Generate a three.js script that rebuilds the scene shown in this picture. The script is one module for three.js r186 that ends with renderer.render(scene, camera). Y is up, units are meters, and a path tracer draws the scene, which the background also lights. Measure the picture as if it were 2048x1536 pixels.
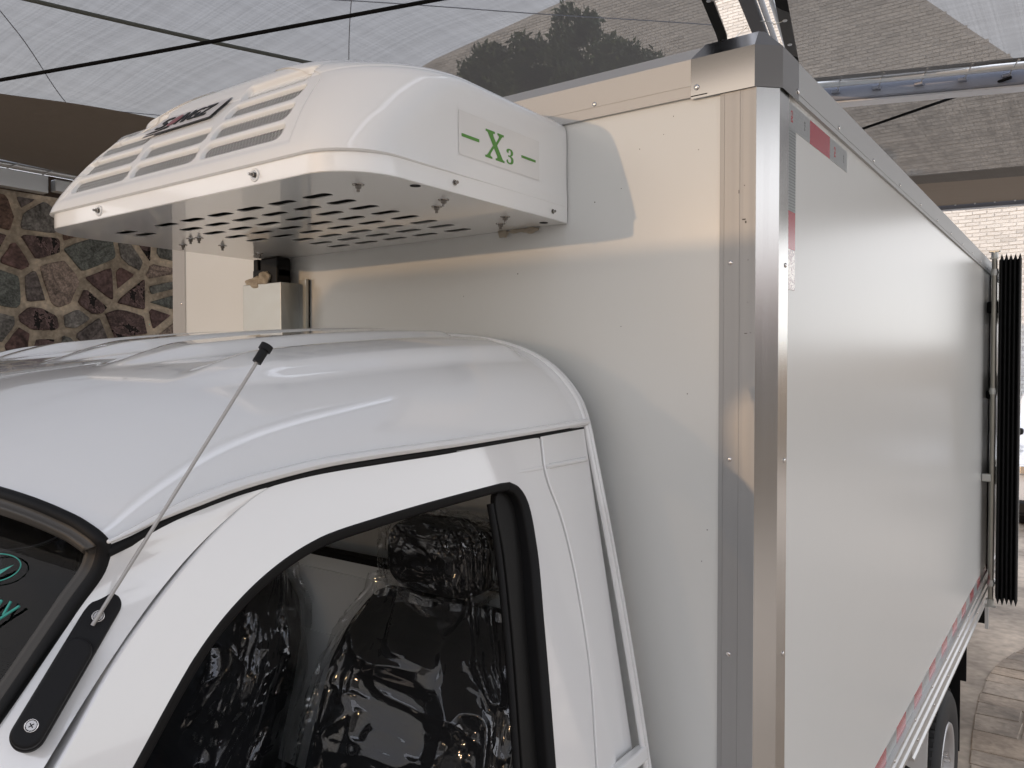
import * as THREE from 'three';
import { mergeGeometries, mergeVertices } from 'three/addons/utils/BufferGeometryUtils.js';
import { RoundedBoxGeometry } from 'three/addons/geometries/RoundedBoxGeometry.js';
import { FontLoader } from 'three/addons/loaders/FontLoader.js';
import { TextGeometry } from 'three/addons/geometries/TextGeometry.js';

// ---------------------------------------------------------------- camera, sky, sun, exposure
const H = 2.0;                                   // eye height; shapes below are written with y measured from the eye
const scene = new THREE.Scene();
const camera = new THREE.PerspectiveCamera(51.37, 4 / 3, 0.05, 400);
camera.position.set(0.453, H, 1.394);
camera.rotation.set(THREE.MathUtils.degToRad(-1.184), THREE.MathUtils.degToRad(36.058), 0, 'YXZ');
scene.add(camera);
const renderer = new THREE.WebGLRenderer({ antialias: true });
renderer.setSize(1024, 768);
renderer.toneMapping = THREE.LinearToneMapping;
renderer.toneMappingExposure = 0.535;
renderer.shadowMap.enabled = true;

const SUN = new THREE.Vector3(-0.30, 0.075, 1).normalize();
const sun = new THREE.DirectionalLight(new THREE.Color(1.0, 0.64, 0.35), 3.5);
sun.position.copy(SUN).multiplyScalar(30).add(new THREE.Vector3(-1, H, -2));
sun.target.position.set(-1, H, -2);
sun.castShadow = true;
Object.assign(sun.shadow.camera, { left: -16, right: 16, top: 12, bottom: -12, near: 0.5, far: 70 });
sun.shadow.mapSize.set(2048, 2048);
sun.shadow.radius = 1.1;
scene.add(sun, sun.target);

function hash(x, y, s = 0) { let h = Math.imul(x | 0, 374761393) ^ Math.imul(y | 0, 668265263) ^ Math.imul(s | 0, 2147483647 - 18); h = Math.imul(h ^ (h >>> 13), 1274126177); h ^= h >>> 16; return (h >>> 0) / 4294967296; }
function vnoise(x, y, p, s) { // tileable with period p
  const xi = Math.floor(x), yi = Math.floor(y), fx = x - xi, fy = y - yi, u = fx * fx * (3 - 2 * fx), v = fy * fy * (3 - 2 * fy);
  const m = (k) => ((k % p) + p) % p, g = (a, b) => hash(m(a), m(b), s);
  return (g(xi, yi) * (1 - u) + g(xi + 1, yi) * u) * (1 - v) + (g(xi, yi + 1) * (1 - u) + g(xi + 1, yi + 1) * u) * v;
}
function fbm(x, y, p, oct, s) { let a = 0.5, r = 0, t = 0; for (let o = 0; o < oct; o++) { r += a * vnoise(x, y, p, s + o * 17); t += a; a *= 0.5; x *= 2; y *= 2; p *= 2; } return r / t; }
let seed = 7;
const rnd = (a = 0, b = 1) => { seed = (Math.imul(seed, 1664525) + 1013904223) >>> 0; return a + (b - a) * (seed / 4294967296); };
const ss = (a, b, x) => { const t = Math.min(1, Math.max(0, (x - a) / (b - a))); return t * t * (3 - 2 * t); };
const lerp = (a, b, t) => a + (b - a) * t;
function pl(tab, x) { // piecewise table, smooth
  if (x <= tab[0][0]) return tab[0][1];
  for (let i = 1; i < tab.length; i++) if (x <= tab[i][0]) {
    const [x0, y0] = tab[i - 1], [x1, y1] = tab[i], h = x1 - x0, t = (x - x0) / h;
    const s = (y1 - y0) / h, p = i > 1 ? tab[i - 2] : null, n = i + 1 < tab.length ? tab[i + 1] : null;
    const m0 = p ? (s + (y0 - p[1]) / (x0 - p[0])) / 2 : s, m1 = n ? (s + (n[1] - y1) / (n[0] - x1)) / 2 : s;
    const t2 = t * t, t3 = t2 * t;
    return (2 * t3 - 3 * t2 + 1) * y0 + (t3 - 2 * t2 + t) * h * m0 + (-2 * t3 + 3 * t2) * y1 + (t3 - t2) * h * m1;
  }
  return tab[tab.length - 1][1];
}

{ // sky: pale evening air, thin clouds
  const w = 512, h = 256, d = new Float32Array(w * h * 4);
  for (let j = 0; j < h; j++) for (let i = 0; i < w; i++) {
    const el = ((j + 0.5) / h - 0.5) * Math.PI, az = ((i + 0.5) / w - 0.5) * 2 * Math.PI, y = Math.sin(el), k = Math.pow(Math.max(0, 1 - Math.max(0, y)), 2.2);
    let r = lerp(0.66, 0.80, k), g = lerp(0.70, 0.785, k), b = lerp(0.82, 0.76, k);
    const c = ss(0.48, 0.78, fbm(i / w * 12, j / h * 14 + 3 * y, 12, 5, 3)) * ss(0.0, 0.25, y + 0.1);
    r = lerp(r, 1.08, c * 0.16); g = lerp(g, 1.04, c * 0.16); b = lerp(b, 1.02, c * 0.16);
    const dx = Math.cos(el) * Math.cos(az), dz = Math.cos(el) * Math.sin(az), cs = dx * SUN.x + y * SUN.y + dz * SUN.z, gl = Math.pow(Math.max(0, cs), 10);
    r += 0.5 * gl; g += 0.33 * gl; b += 0.12 * gl;
    const o = (j * w + i) * 4, S = 4.3; d[o] = r * S; d[o + 1] = g * S; d[o + 2] = b * S; d[o + 3] = 1;
  }
  const t = new THREE.DataTexture(d, w, h, THREE.RGBAFormat, THREE.FloatType);
  t.mapping = THREE.EquirectangularReflectionMapping; t.magFilter = t.minFilter = THREE.LinearFilter; t.needsUpdate = true;
  scene.background = t; scene.environment = t;
}

// ---------------------------------------------------------------- helpers
const V = (x, y, z) => new THREE.Vector3(x, y, z);
const names = {};
function numbered(n) { const k = names[n] = (names[n] ?? -1) + 1; return k ? `${n}_${String(k).padStart(3, '0')}` : n; }
const origin = new Map();
function thing(name, label, category, x, y, z, group) { // a group at the thing's base; y from the eye
  const g = new THREE.Group(); g.name = numbered(name); g.position.set(x, y + H, z); g.userData = { label, category };
  if (group) g.userData.group = group;
  origin.set(g, V(x, y, z)); scene.add(g); return g;
}
const noUV = (g) => { g.deleteAttribute('uv'); return g; };
function clean(list) { const a = (Array.isArray(list) ? list : [list]).map((g) => { g = g.index ? g : mergeVerticesLite(g); return g; }); if (a.length === 1) return a[0]; const uv = a.every((g) => g.attributes.uv); return mergeGeometries(a.map((g) => { for (const k of Object.keys(g.attributes)) if (!['position', 'normal', ...(uv ? ['uv'] : [])].includes(k)) g.deleteAttribute(k); return g; })); }
function mergeVerticesLite(g) { const n = g.attributes.position.count, ix = new Uint32Array(n); for (let i = 0; i < n; i++) ix[i] = i; g.setIndex(new THREE.BufferAttribute(ix, 1)); return g; }
function put(name, geo, mat, parent, label) { // a part: geometry written in place, moved to its thing's own axes
  const o = origin.get(parent), g = clean(geo); g.translate(-o.x, -o.y, -o.z);
  const m = new THREE.Mesh(g, mat); m.name = name; m.castShadow = m.receiveShadow = true; parent.add(m); origin.set(m, o);
  if (label) m.userData.label = label;
  return m;
}
function single(name, geo, mat, label, category, kind, group) {
  const g = clean(geo); g.computeBoundingBox(); const c = g.boundingBox.getCenter(V()), b = V(c.x, g.boundingBox.min.y, c.z); g.translate(-b.x, -b.y, -b.z);
  const m = new THREE.Mesh(g, mat); m.name = numbered(name); m.position.set(b.x, b.y + H, b.z); m.castShadow = m.receiveShadow = true; origin.set(m, b);
  if (kind) m.userData.kind = kind; if (label) m.userData.label = label; if (category) m.userData.category = category; if (group) m.userData.group = group;
  scene.add(m); return m;
}
const bx = (x0, x1, y0, y1, z0, z1) => { const g = new THREE.BoxGeometry(x1 - x0, y1 - y0, z1 - z0); g.translate((x0 + x1) / 2, (y0 + y1) / 2, (z0 + z1) / 2); return boxUV(g); };
const rbx = (x0, x1, y0, y1, z0, z1, r = 0.004, s = 2) => { const g = new RoundedBoxGeometry(x1 - x0, y1 - y0, z1 - z0, s, r); g.translate((x0 + x1) / 2, (y0 + y1) / 2, (z0 + z1) / 2); return boxUV(g); };
function boxUV(g) { // uv in metres from the dominant axis
  const p = g.attributes.position, n = g.attributes.normal, uv = new Float32Array(p.count * 2);
  for (let i = 0; i < p.count; i++) { const ax = Math.abs(n.getX(i)), ay = Math.abs(n.getY(i)), az = Math.abs(n.getZ(i));
    if (ax >= ay && ax >= az) { uv[2 * i] = p.getZ(i); uv[2 * i + 1] = p.getY(i); } else if (ay >= az) { uv[2 * i] = p.getX(i); uv[2 * i + 1] = p.getZ(i); } else { uv[2 * i] = p.getX(i); uv[2 * i + 1] = p.getY(i); } }
  g.setAttribute('uv', new THREE.BufferAttribute(uv, 2)); return g;
}
const tube = (pts, r, n = 24, rs = 8) => new THREE.TubeGeometry(new THREE.CatmullRomCurve3(pts, false, 'centripetal'), n, r, rs, false);
function rod(a, b, r, rs = 10) { const g = new THREE.CylinderGeometry(r, r, a.distanceTo(b), rs); g.applyQuaternion(new THREE.Quaternion().setFromUnitVectors(V(0, 1, 0), b.clone().sub(a).normalize())); const m = a.clone().add(b).multiplyScalar(0.5); g.translate(m.x, m.y, m.z); return g; }
function aim(g, dir, at) { g.applyQuaternion(new THREE.Quaternion().setFromUnitVectors(V(0, 1, 0), dir.clone().normalize())); g.translate(at.x, at.y, at.z); return g; }
function grid(nu, nv, f) { // f(u, v) -> Vector3, u and v in 0..1
  const p = [], uv = [], ix = [];
  for (let j = 0; j <= nv; j++) for (let i = 0; i <= nu; i++) { const q = f(i / nu, j / nv); p.push(q.x, q.y, q.z); uv.push(q.u ?? i / nu, q.v ?? j / nv); }
  for (let j = 0; j < nv; j++) for (let i = 0; i < nu; i++) { const a = j * (nu + 1) + i, b = a + 1, c = a + nu + 1, d = c + 1; ix.push(a, b, d, a, d, c); }
  const g = new THREE.BufferGeometry(); g.setAttribute('position', new THREE.Float32BufferAttribute(p, 3)); g.setAttribute('uv', new THREE.Float32BufferAttribute(uv, 2)); g.setIndex(ix); g.computeVertexNormals(); return g;
}
function flip(g) { const ix = g.index.array; for (let i = 0; i < ix.length; i += 3) { const t = ix[i]; ix[i] = ix[i + 1]; ix[i + 1] = t; } const n = g.attributes.normal; for (let i = 0; i < n.array.length; i++) n.array[i] *= -1; return g; }
function mirror(g, cx = -0.95) { g = (g.index ? g : mergeVerticesLite(g)).clone(); const p = g.attributes.position, n = g.attributes.normal; for (let i = 0; i < p.count; i++) { p.setX(i, 2 * cx - p.getX(i)); n.setX(i, -n.getX(i)); } const ix = g.index.array; for (let i = 0; i < ix.length; i += 3) { const t = ix[i]; ix[i] = ix[i + 1]; ix[i + 1] = t; } return g; }
function poly(pts) { const s = new THREE.Shape(); pts.forEach(([x, y], i) => i ? s.lineTo(x, y) : s.moveTo(x, y)); s.closePath(); return s; }
function smooth(pts, n = 60) { return new THREE.CatmullRomCurve3(pts.map(([x, y]) => V(x, y, 0)), false, 'centripetal').getPoints(n).map((p) => [p.x, p.y]); }
function roundRect(x0, x1, y0, y1, r, s = new THREE.Shape()) { s.moveTo(x0 + r, y0); s.lineTo(x1 - r, y0); s.absarc(x1 - r, y0 + r, r, -Math.PI / 2, 0); s.lineTo(x1, y1 - r); s.absarc(x1 - r, y1 - r, r, 0, Math.PI / 2); s.lineTo(x0 + r, y1); s.absarc(x0 + r, y1 - r, r, Math.PI / 2, Math.PI); s.lineTo(x0, y0 + r); s.absarc(x0 + r, y0 + r, r, Math.PI, 1.5 * Math.PI); return s; }
// extrude a shape drawn in (a, b) and lay it: a -> dir A, b -> dir B, depth -> A x B
function lay(shape, depth, at, A, B, bevel = 0, seg = 2, curve = 8) {
  const g = new THREE.ExtrudeGeometry(shape, { depth, bevelEnabled: bevel > 0, bevelSize: bevel, bevelOffset: -bevel, bevelThickness: bevel, bevelSegments: seg, curveSegments: curve });
  const C = A.clone().cross(B); g.applyMatrix4(new THREE.Matrix4().makeBasis(A, B, C).setPosition(at)); return g;
}
const X = V(1, 0, 0), Y = V(0, 1, 0), Z = V(0, 0, 1), nX = V(-1, 0, 0), nY = V(0, -1, 0), nZ = V(0, 0, -1);

// ---------------------------------------------------------------- textures and materials
function tex(w, h, f, srgb = true) {
  const d = new Uint8Array(w * h * 4);
  for (let j = 0; j < h; j++) for (let i = 0; i < w; i++) { const c = f(i / w, j / h, i, j), o = (j * w + i) * 4; d[o] = c[0] * 255; d[o + 1] = c[1] * 255; d[o + 2] = c[2] * 255; d[o + 3] = (c[3] ?? 1) * 255; }
  const t = new THREE.DataTexture(d, w, h); t.wrapS = t.wrapT = THREE.RepeatWrapping; t.magFilter = THREE.LinearFilter; t.minFilter = THREE.LinearMipmapLinearFilter; t.generateMipmaps = true; if (srgb) t.colorSpace = THREE.SRGBColorSpace; t.needsUpdate = true; return t;
}
const rep = (t, x, y = x) => { const c = t.clone(); c.repeat.set(x, y); c.needsUpdate = true; return c; };
const gray = (f) => (u, v, i, j) => { const c = Math.min(1, Math.max(0, f(u, v, i, j))); return [c, c, c]; };
const nFine = tex(256, 256, gray((u, v) => fbm(u * 48, v * 48, 48, 2, 1)), false);
const nMid = tex(256, 256, gray((u, v) => fbm(u * 8, v * 8, 8, 5, 2)), false);
const nBrush = tex(256, 256, gray((u, v, i, j) => 0.75 * hash(i, 0, 5) * 0.6 + 0.25 * fbm(u * 128, v * 2, 2, 1, 8) + 0.25 * vnoise(u * 24, v * 1, 24, 9)), false);
const std = (c, rough, o = {}) => new THREE.MeshStandardMaterial({ color: Array.isArray(c) ? new THREE.Color().setRGB(...c) : c, roughness: rough, side: THREE.DoubleSide, ...o });
const phy = (c, rough, o = {}) => new THREE.MeshPhysicalMaterial({ color: Array.isArray(c) ? new THREE.Color().setRGB(...c) : c, roughness: rough, side: THREE.DoubleSide, ...o });
const M = {};
M.paint = phy([0.79, 0.79, 0.785], 0.12, { ior: 1.55, clearcoat: 1, clearcoatRoughness: 0.015 });
M.gel = phy([0.88, 0.885, 0.87], 0.35, { clearcoat: 1, clearcoatRoughness: 0.06 });
M.plateWhite = phy([0.72, 0.715, 0.69], 0.3, { clearcoat: 1, clearcoatRoughness: 0.03, ior: 1.7 });
M.panel = phy([0.705, 0.715, 0.695], 0.25, { ior: 1.5, bumpMap: rep(nMid, 0.35), bumpScale: 0.0009 });
M.aluPlain = std([0.66, 0.66, 0.65], 0.38, { metalness: 0.85 });
M.aluSatin = std([0.40, 0.405, 0.41], 0.6, { metalness: 0.8, roughnessMap: rep(tex(128, 128, gray((u, v) => 0.92 + 0.08 * vnoise(u * 60, 1, 60, 5)), false), 6, 1) });
M.alu = std([0.64, 0.635, 0.62], 0.24, { metalness: 1, roughnessMap: rep(tex(256, 256, gray((u, v, i, j) => 0.88 + 0.12 * (0.6 * vnoise(u * 60, 1, 60, 5) + 0.4 * fbm(u * 16, v * 4, 4, 3, 9))), false), 6, 1), bumpMap: rep(nBrush, 8, 0.6), bumpScale: 0.00002 });
M.aluH = std([0.46, 0.465, 0.465], 0.55, { metalness: 0.6, bumpMap: rep(tex(256, 256, gray((u, v, i, j) => hash(j, 3, 5) * 0.7 + 0.3 * fbm(u * 2, v * 64, 2, 1, 4)), false), 0.6, 8), bumpScale: 0.00003 });
M.steelDark = std([0.30, 0.285, 0.27], 0.13, { metalness: 1 });
M.galv = std([0.50, 0.51, 0.49], 0.42, { metalness: 0.75, roughnessMap: rep(tex(128, 128, gray((u, v) => 0.8 + 0.2 * Math.round(fbm(u * 14, v * 14, 14, 2, 31) * 6) / 6), false), 5) });
M.chrome = std([0.7, 0.68, 0.66], 0.25, { metalness: 1 });
M.rubber = phy([0.006, 0.006, 0.0065], 0.6, { specularIntensity: 0.45 });
M.rubberSoft = phy([0.010, 0.0095, 0.009], 0.6, { specularIntensity: 0.5 });
M.black = phy([0.006, 0.006, 0.0065], 0.5, { specularIntensity: 0.5 });
M.blackGloss = phy([0.012, 0.012, 0.014], 0.3);
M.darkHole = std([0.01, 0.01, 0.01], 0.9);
M.interior = phy([0.82, 0.84, 0.82], 0.35, { clearcoat: 0.6, clearcoatRoughness: 0.1 });
M.trim = phy([0.012, 0.013, 0.015], 0.8);
M.foam = std([0.66, 0.58, 0.46], 0.85, { bumpMap: rep(nMid, 20), bumpScale: 0.002 });

// ================================================================ GROUND
const nGround = tex(512, 512, (u, v) => { const a = fbm(u * 6, v * 6, 6, 6, 41), b = fbm(u * 60, v * 60, 60, 2, 43), c = fbm(u * 3, v * 3, 3, 3, 47), k = 0.52 + 0.5 * a + 0.16 * (b - 0.5) + 0.2 * (c - 0.5); return [0.86 * k, 0.80 * k, 0.73 * k]; });
M.concrete = std([1.0, 0.99, 0.97], 0.9, { map: rep(nGround, 0.4), bumpMap: rep(nMid, 2), bumpScale: 0.004 });
const ground = single('ground', boxUV(new THREE.PlaneGeometry(240, 240).rotateX(-Math.PI / 2).translate(0, -2.0, 0)), M.concrete, 'grey brown worn concrete floor of the yard', 'ground', 'structure');

// ================================================================ TRUCK
const truck = thing('refrigerated_truck', 'white refrigerated box truck with cooling unit over the cab, parked under the shade nets', 'truck', -0.95, -2.0, -1.5);
const W = 1.9, L = 4.15, c0 = 0.031, yT = 0.568, yRail = 0.497, yB = -1.111, ySk = -1.24;
{ // cargo box
  put('front_panel', bx(-W + 0.09, -0.09, yB - 0.1, yRail + 0.03, -0.03, -0.003), M.panel, truck);
  put('side_panel', bx(-0.03, -0.003, yB - 0.05, yRail + 0.03, -L + 0.06, -0.06), M.panel, truck);
  put('far_side_panel', bx(-W + 0.003, -W + 0.03, yB - 0.05, yRail + 0.03, -L + 0.06, -0.06), M.panel, truck);
  put('roof_panel', bx(-W + 0.05, -0.05, yT - 0.02, yT + 0.02, -L + 0.05, -0.05), M.panel, truck);
  put('floor_panel', bx(-W + 0.03, -0.03, yB - 0.14, yB - 0.05, -L + 0.03, -0.03), M.panel, truck);
  put('rear_frame', [bx(-W, -0.002, yRail - 0.02, yT, -L, -L + 0.05), bx(-W, -W + 0.06, yB - 0.1, yRail - 0.02, -L, -L + 0.05), bx(-W + 0.06, -0.002, yB - 0.1, yB, -L, -L + 0.05)], M.alu, truck);
  // corner posts: a chamfered extrusion with flat flanges on the front and on the side
  const sec = (m) => { const q = [[-0.097, 0], [-c0, 0], [0, -c0], [0, -0.084], [-0.003, -0.084], [-0.003, -c0 - 0.002], [-c0 - 0.002, -0.003], [-0.097, -0.003]]; return poly(q.map(([x, z]) => [m ? -W - x : x, z])); };
  for (const m of [0, 1]) {
    const g = new THREE.ExtrudeGeometry(sec(m), { depth: yRail - (yB - 0.12), bevelEnabled: false }); g.rotateX(-Math.PI / 2); // z -> y, y -> -z
    g.scale(1, 1, -1); if (!m) flip(mergeVerticesLite(g)); else flip(mergeVerticesLite(g)); g.translate(0, yB - 0.12, 0); g.computeVertexNormals();
    const post = put('corner_post', boxUV(g), M.alu, truck);
    put('front_flange', m ? bx(-W + c0, -W + 0.097, yB - 0.12, yRail, 0, 0.0005) : bx(-0.097, -c0, yB - 0.12, yRail, 0, 0.0005), M.aluSatin, post);
    if (!m) {
      for (let k = 0; k < 5; k++) { const y = 0.188 - 0.354 * k; rivet(V(-0.0765, y, 0.0), Z, post); rivet(V(0.0, y - 0.003, -0.069), X, post); }
      put('groove', [bx(-0.0605, -0.0597, yB, yRail, 0, 0.0012), bx(-0.0895, -0.0887, yB, yRail, 0, 0.0012)], M.aluSatin, post);
    } else rivet(V(-1.822, 0.197, 0), Z, post);
  }
}
function rivet(at, dir, parent, r = 0.0048) {
  const a = new THREE.SphereGeometry(r, 12, 6, 0, 6.3, 0, 1.35); a.scale(1, 0.55, 1);
  const b = new THREE.CylinderGeometry(r * 0.28, r * 0.28, 0.0012, 8); b.translate(0, r * 0.5, 0);
  const m = put('rivet', aim(a, dir, at), M.chrome, parent); return m;
}
{ // small scuffs and specks that the photograph shows
  seed = 31; const sp = []; for (const [x, y, w, h] of [[-0.062, 0.31, 0.0012, 0.006], [-0.055, 0.262, 0.006, 0.0022], [-0.05, 0.256, 0.0025, 0.004], [-0.052, 0.322, 0.0012, 0.002], [-0.045, 0.19, 0.002, 0.001], [-0.05, 0.06, 0.005, 0.0012], [-0.04, 0.061, 0.002, 0.001], [-0.045, 0.115, 0.0012, 0.0012]]) sp.push(bx(x, x + w, y, y + h, 0.0003, 0.0009));
  for (const [x, y] of [[-0.21, 0.44], [-0.19, 0.47], [-0.26, 0.42], [-0.3, 0.35], [-0.14, 0.4], [-0.36, 0.33], [-0.12, -0.3], [-0.13, -0.36], [-0.16, -0.05], [-0.3, 0.08], [-0.55, 0.2], [-0.7, 0.16]]) sp.push(bx(x, x + rnd(0.001, 0.0025), y, y + rnd(0.001, 0.0022), -0.0031, -0.0025));
  put('scuff_mark', sp, std([0.10, 0.09, 0.08], 0.8), truck).userData.kind = 'stuff';
}
{ // top rails
  const zs = -L, front = put('front_top_rail', [rbx(-W + 0.12, -0.12, yRail, yT, -0.03, 0.0025, 0.0015), bx(-W + 0.12, -0.12, yRail + 0.021, yRail + 0.0225, 0.002, 0.0034), bx(-W + 0.12, -0.12, yRail, yRail + 0.002, 0.002, 0.0045)], M.aluH, truck);
  put('sloped_edge', lay(poly([[0, 0], [0.032, 0.030], [0.032, 0.024], [0.002, 0]]), W - 0.24, V(-W + 0.12, yT - 0.001, 0.002), nZ, Y), M.aluH, front);
  for (const x of [-0.357, -0.95, -1.5]) rivet(V(x, 0.524, 0.003), Z, front);
  const side = put('side_top_rail', [rbx(-0.03, 0.0025, yRail, yT, zs, -0.11, 0.0015), bx(0.002, 0.0034, yRail + 0.012, yRail + 0.0135, zs, -0.11), bx(0.002, 0.0038, yRail, yRail + 0.0018, zs, -0.11), lay(poly([[0, 0], [0.032, 0.030], [0.032, 0.024], [0.002, 0]]), -zs - 0.11, V(0.002, yT - 0.001, -0.11), nX, Y)], M.aluH, truck);
  for (let k = 0; k < 12; k++) rivet(V(0.003, 0.517, -0.422 - 0.335 * k), X, side);
  put('far_top_rail', [bx(-W - 0.002, -W + 0.03, yRail, yT, zs, -0.11)], M.aluH, truck);
  // corner caps
  for (const m of [0, 1]) {
    const o = 0.0045, q = [[-0.152, o], [-c0 - 0.002, o], [o, -c0 - 0.002], [o, -0.128]], top = [[-0.138, -0.03], [-0.038, -0.03], [-0.03, -0.038], [-0.03, -0.118]];
    const P = [], I = []; const yb = yRail - 0.004, yt = yT - 0.002;
    q.forEach(([x, z], i) => { P.push(V(x, yb, z), V(x, yt, z), V(top[i][0], yT + 0.033, top[i][1])); });
    const tri = []; for (let i = 0; i < 3; i++) { const a = i * 3, b = a + 3; for (const [s, t, u, v] of [[a, b, b + 1, a + 1], [a + 1, b + 1, b + 2, a + 2]]) tri.push(P[s], P[t], P[u], P[s], P[u], P[v]); }
    for (const [s, e] of [[P[2], P[5]], [P[5], P[8]], [P[8], P[11]]]) tri.push(s, e, V(-0.15, yT + 0.033, -0.12));
    let g = new THREE.BufferGeometry().setFromPoints(tri); g.computeVertexNormals(); g = boxUV(mergeVerticesLite(g)); if (m) g = mirror(g);
    const cap = put('corner_cap', g, M.steelDark, truck, m ? undefined : 'dark brushed steel corner cap');
    if (!m) { rivet(V(-0.1405, 0.513, 0.0045), Z, cap, 0.0055); rivet(V(0.0045, 0.511, -0.122), X, cap, 0.0055); }
  }
  // lower skirt: ribbed aluminium extrusion
  const prof = [[0.0, -1.106], [0.010, -1.109], [0.010, -1.116], [0.006, -1.119], [0.006, -1.134], [0.011, -1.137], [0.011, -1.142], [0.006, -1.145], [0.006, -1.176], [0.012, -1.18], [0.012, -1.186], [0.007, -1.189], [0.007, -1.208], [0.007, -1.228], [0.013, -1.233], [0.013, -1.24], [-0.01, -1.24], [-0.01, -1.106]];
  const prof2 = prof.slice(0, 12).concat([[0.007, -1.205], [-0.01, -1.205], [-0.01, -1.106]]);
  const s1 = lay(poly(prof), 3.62 - 1.36, V(0, 0, -1.36), X, Y); s1.translate(0, 0, -(3.62 - 1.36)); // lay puts depth along +z
  const s2 = lay(poly(prof2), 1.36 - 0.05, V(0, 0, -1.36), X, Y);
  const skirt = put('side_skirt', [boxUV(s1), boxUV(s2)], M.aluPlain, truck);
  for (let k = 0; k < 12; k++) { const z = -0.75 - 0.33 * k; if (z > -3.6) { rivet(V(0.006, -1.127, z), X, skirt, 0.006); if (z < -1.4) rivet(V(0.007, -1.205, z - 0.04), X, skirt, 0.006); } }
  put('rear_side_skirt', boxUV(lay(poly(prof.map(([x, y]) => [x - 0.004, y])), L - 3.63, V(0, 0, -L), X, Y)), M.aluPlain, truck);
}
{ // reflective tape
  const hatch = tex(256, 256, (u, v, i, j) => { const a = ((u + v) * 24) % 1, c = 0.60 + 0.13 * (a < 0.45 ? 0 : 1) + 0.05 * (fbm(u * 32, v * 32, 32, 2, 3) - 0.5); return [c * 0.98, c, c]; });
  const hatch2 = tex(64, 256, (u, v) => { const a = (v * 26 + u * 0.6) % 1, c = 0.48 + 0.16 * (a < 0.4 ? 0 : 1); return [c * 0.97, c, c]; });
  M.tapeSilver = phy([1, 1, 1], 0.28, { map: rep(hatch, 7), metalness: 0.35 });
  M.tapeSilverV = phy([1, 1, 1], 0.28, { map: rep(hatch2, 7), metalness: 0.3 });
  M.tapeRed = phy([0.42, 0.035, 0.055], 0.26, { clearcoat: 0.5, clearcoatRoughness: 0.2 });
  M.tapeRedWorn = phy([1, 1, 1], 0.15, { map: tex(64, 256, (u, v, i, j) => { const n = fbm(u * 9, v * 36, 36, 4, 91), e = Math.abs(v - 0.47) * 1.25; return n > 0.36 + e * 0.35 ? [0.93, 0.91, 0.86] : [0.42, 0.10, 0.10]; }), clearcoat: 0.6, clearcoatRoughness: 0.1 });
  const t = (n, y0, y1, z0, z1, m, lab) => put(n, bx(-0.0029, -0.0022, y0, y1, z1, z0).translate(0, 0, 0), m, truck, lab);
  const st = put('reflective_tape', bx(-0.003, -0.0022, 0.44, 0.4855, -0.224, -0.0855), M.tapeSilver, truck);
  for (const [z0, z1, m, l] of [[-0.2245, -0.3705, M.tapeRed, 'red tape section'], [-0.371, -0.515, M.tapeSilver, undefined]]) put('tape_section', bx(-0.003, -0.0022, 0.44, 0.4855, z1, z0), m, st, l);
  const sv = put('reflective_tape', bx(-0.003, -0.0018, 0.2885, 0.4395, -0.132, -0.0855), M.tapeSilverV, truck);
  put('tape_section', bx(-0.003, -0.0018, 0.2185, 0.288, -0.132, -0.0855), M.tapeRed, sv, 'red tape section');
  { const g = bx(-0.003, -0.0018, 0.144, 0.218, -0.132, -0.0855), p = g.attributes.position, uv = g.attributes.uv; for (let i = 0; i < p.count; i++) uv.setXY(i, (p.getZ(i) + 0.132) / 0.0465, (p.getY(i) - 0.144) / 0.074); put('tape_section', g, M.tapeRedWorn, sv, 'red tape section worn to white'); }
  let z = -0.15; const red = [];
  for (let k = 0; z > -3.55; k++) { put('reflective_tape', bx(-0.003, -0.0022, -1.106, -1.062, z - 0.143, z), k % 2 ? M.tapeRed : M.tapeSilver, truck, k % 2 ? 'red tape section' : undefined); z -= 0.1436; }
  const font = await new FontLoader().loadAsync('fonts/droid/droid_sans_bold.typeface.json');
  M.inkRed = std([0.45, 0.02, 0.03], 0.5); M.inkGrey = std([0.22, 0.22, 0.23], 0.5);
  const word = (s, size, mat, zc, yc, rot) => { const g = new TextGeometry(s, { font, size, depth: 0.0003, curveSegments: 3 }); g.computeBoundingBox(); const b = g.boundingBox; g.translate(-(b.min.x + b.max.x) / 2, -(b.min.y + b.max.y) / 2, 0); g.rotateZ(rot); g.rotateY(Math.PI / 2); g.translate(-0.0022, yc, zc); put('tape_print', g, mat, st); };
  word('CM', 0.011, M.inkRed, -0.108, 0.463, -Math.PI / 2); word('3C-A', 0.006, M.inkGrey, -0.19, 0.464, -Math.PI / 2); word('CM', 0.011, M.inkRed, -0.41, 0.463, -Math.PI / 2); word('3C-A', 0.006, M.inkGrey, -0.485, 0.463, -Math.PI / 2);
  word('RCS', 0.013, M.inkRed, -0.098, 0.405, -Math.PI / 2);
}

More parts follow.
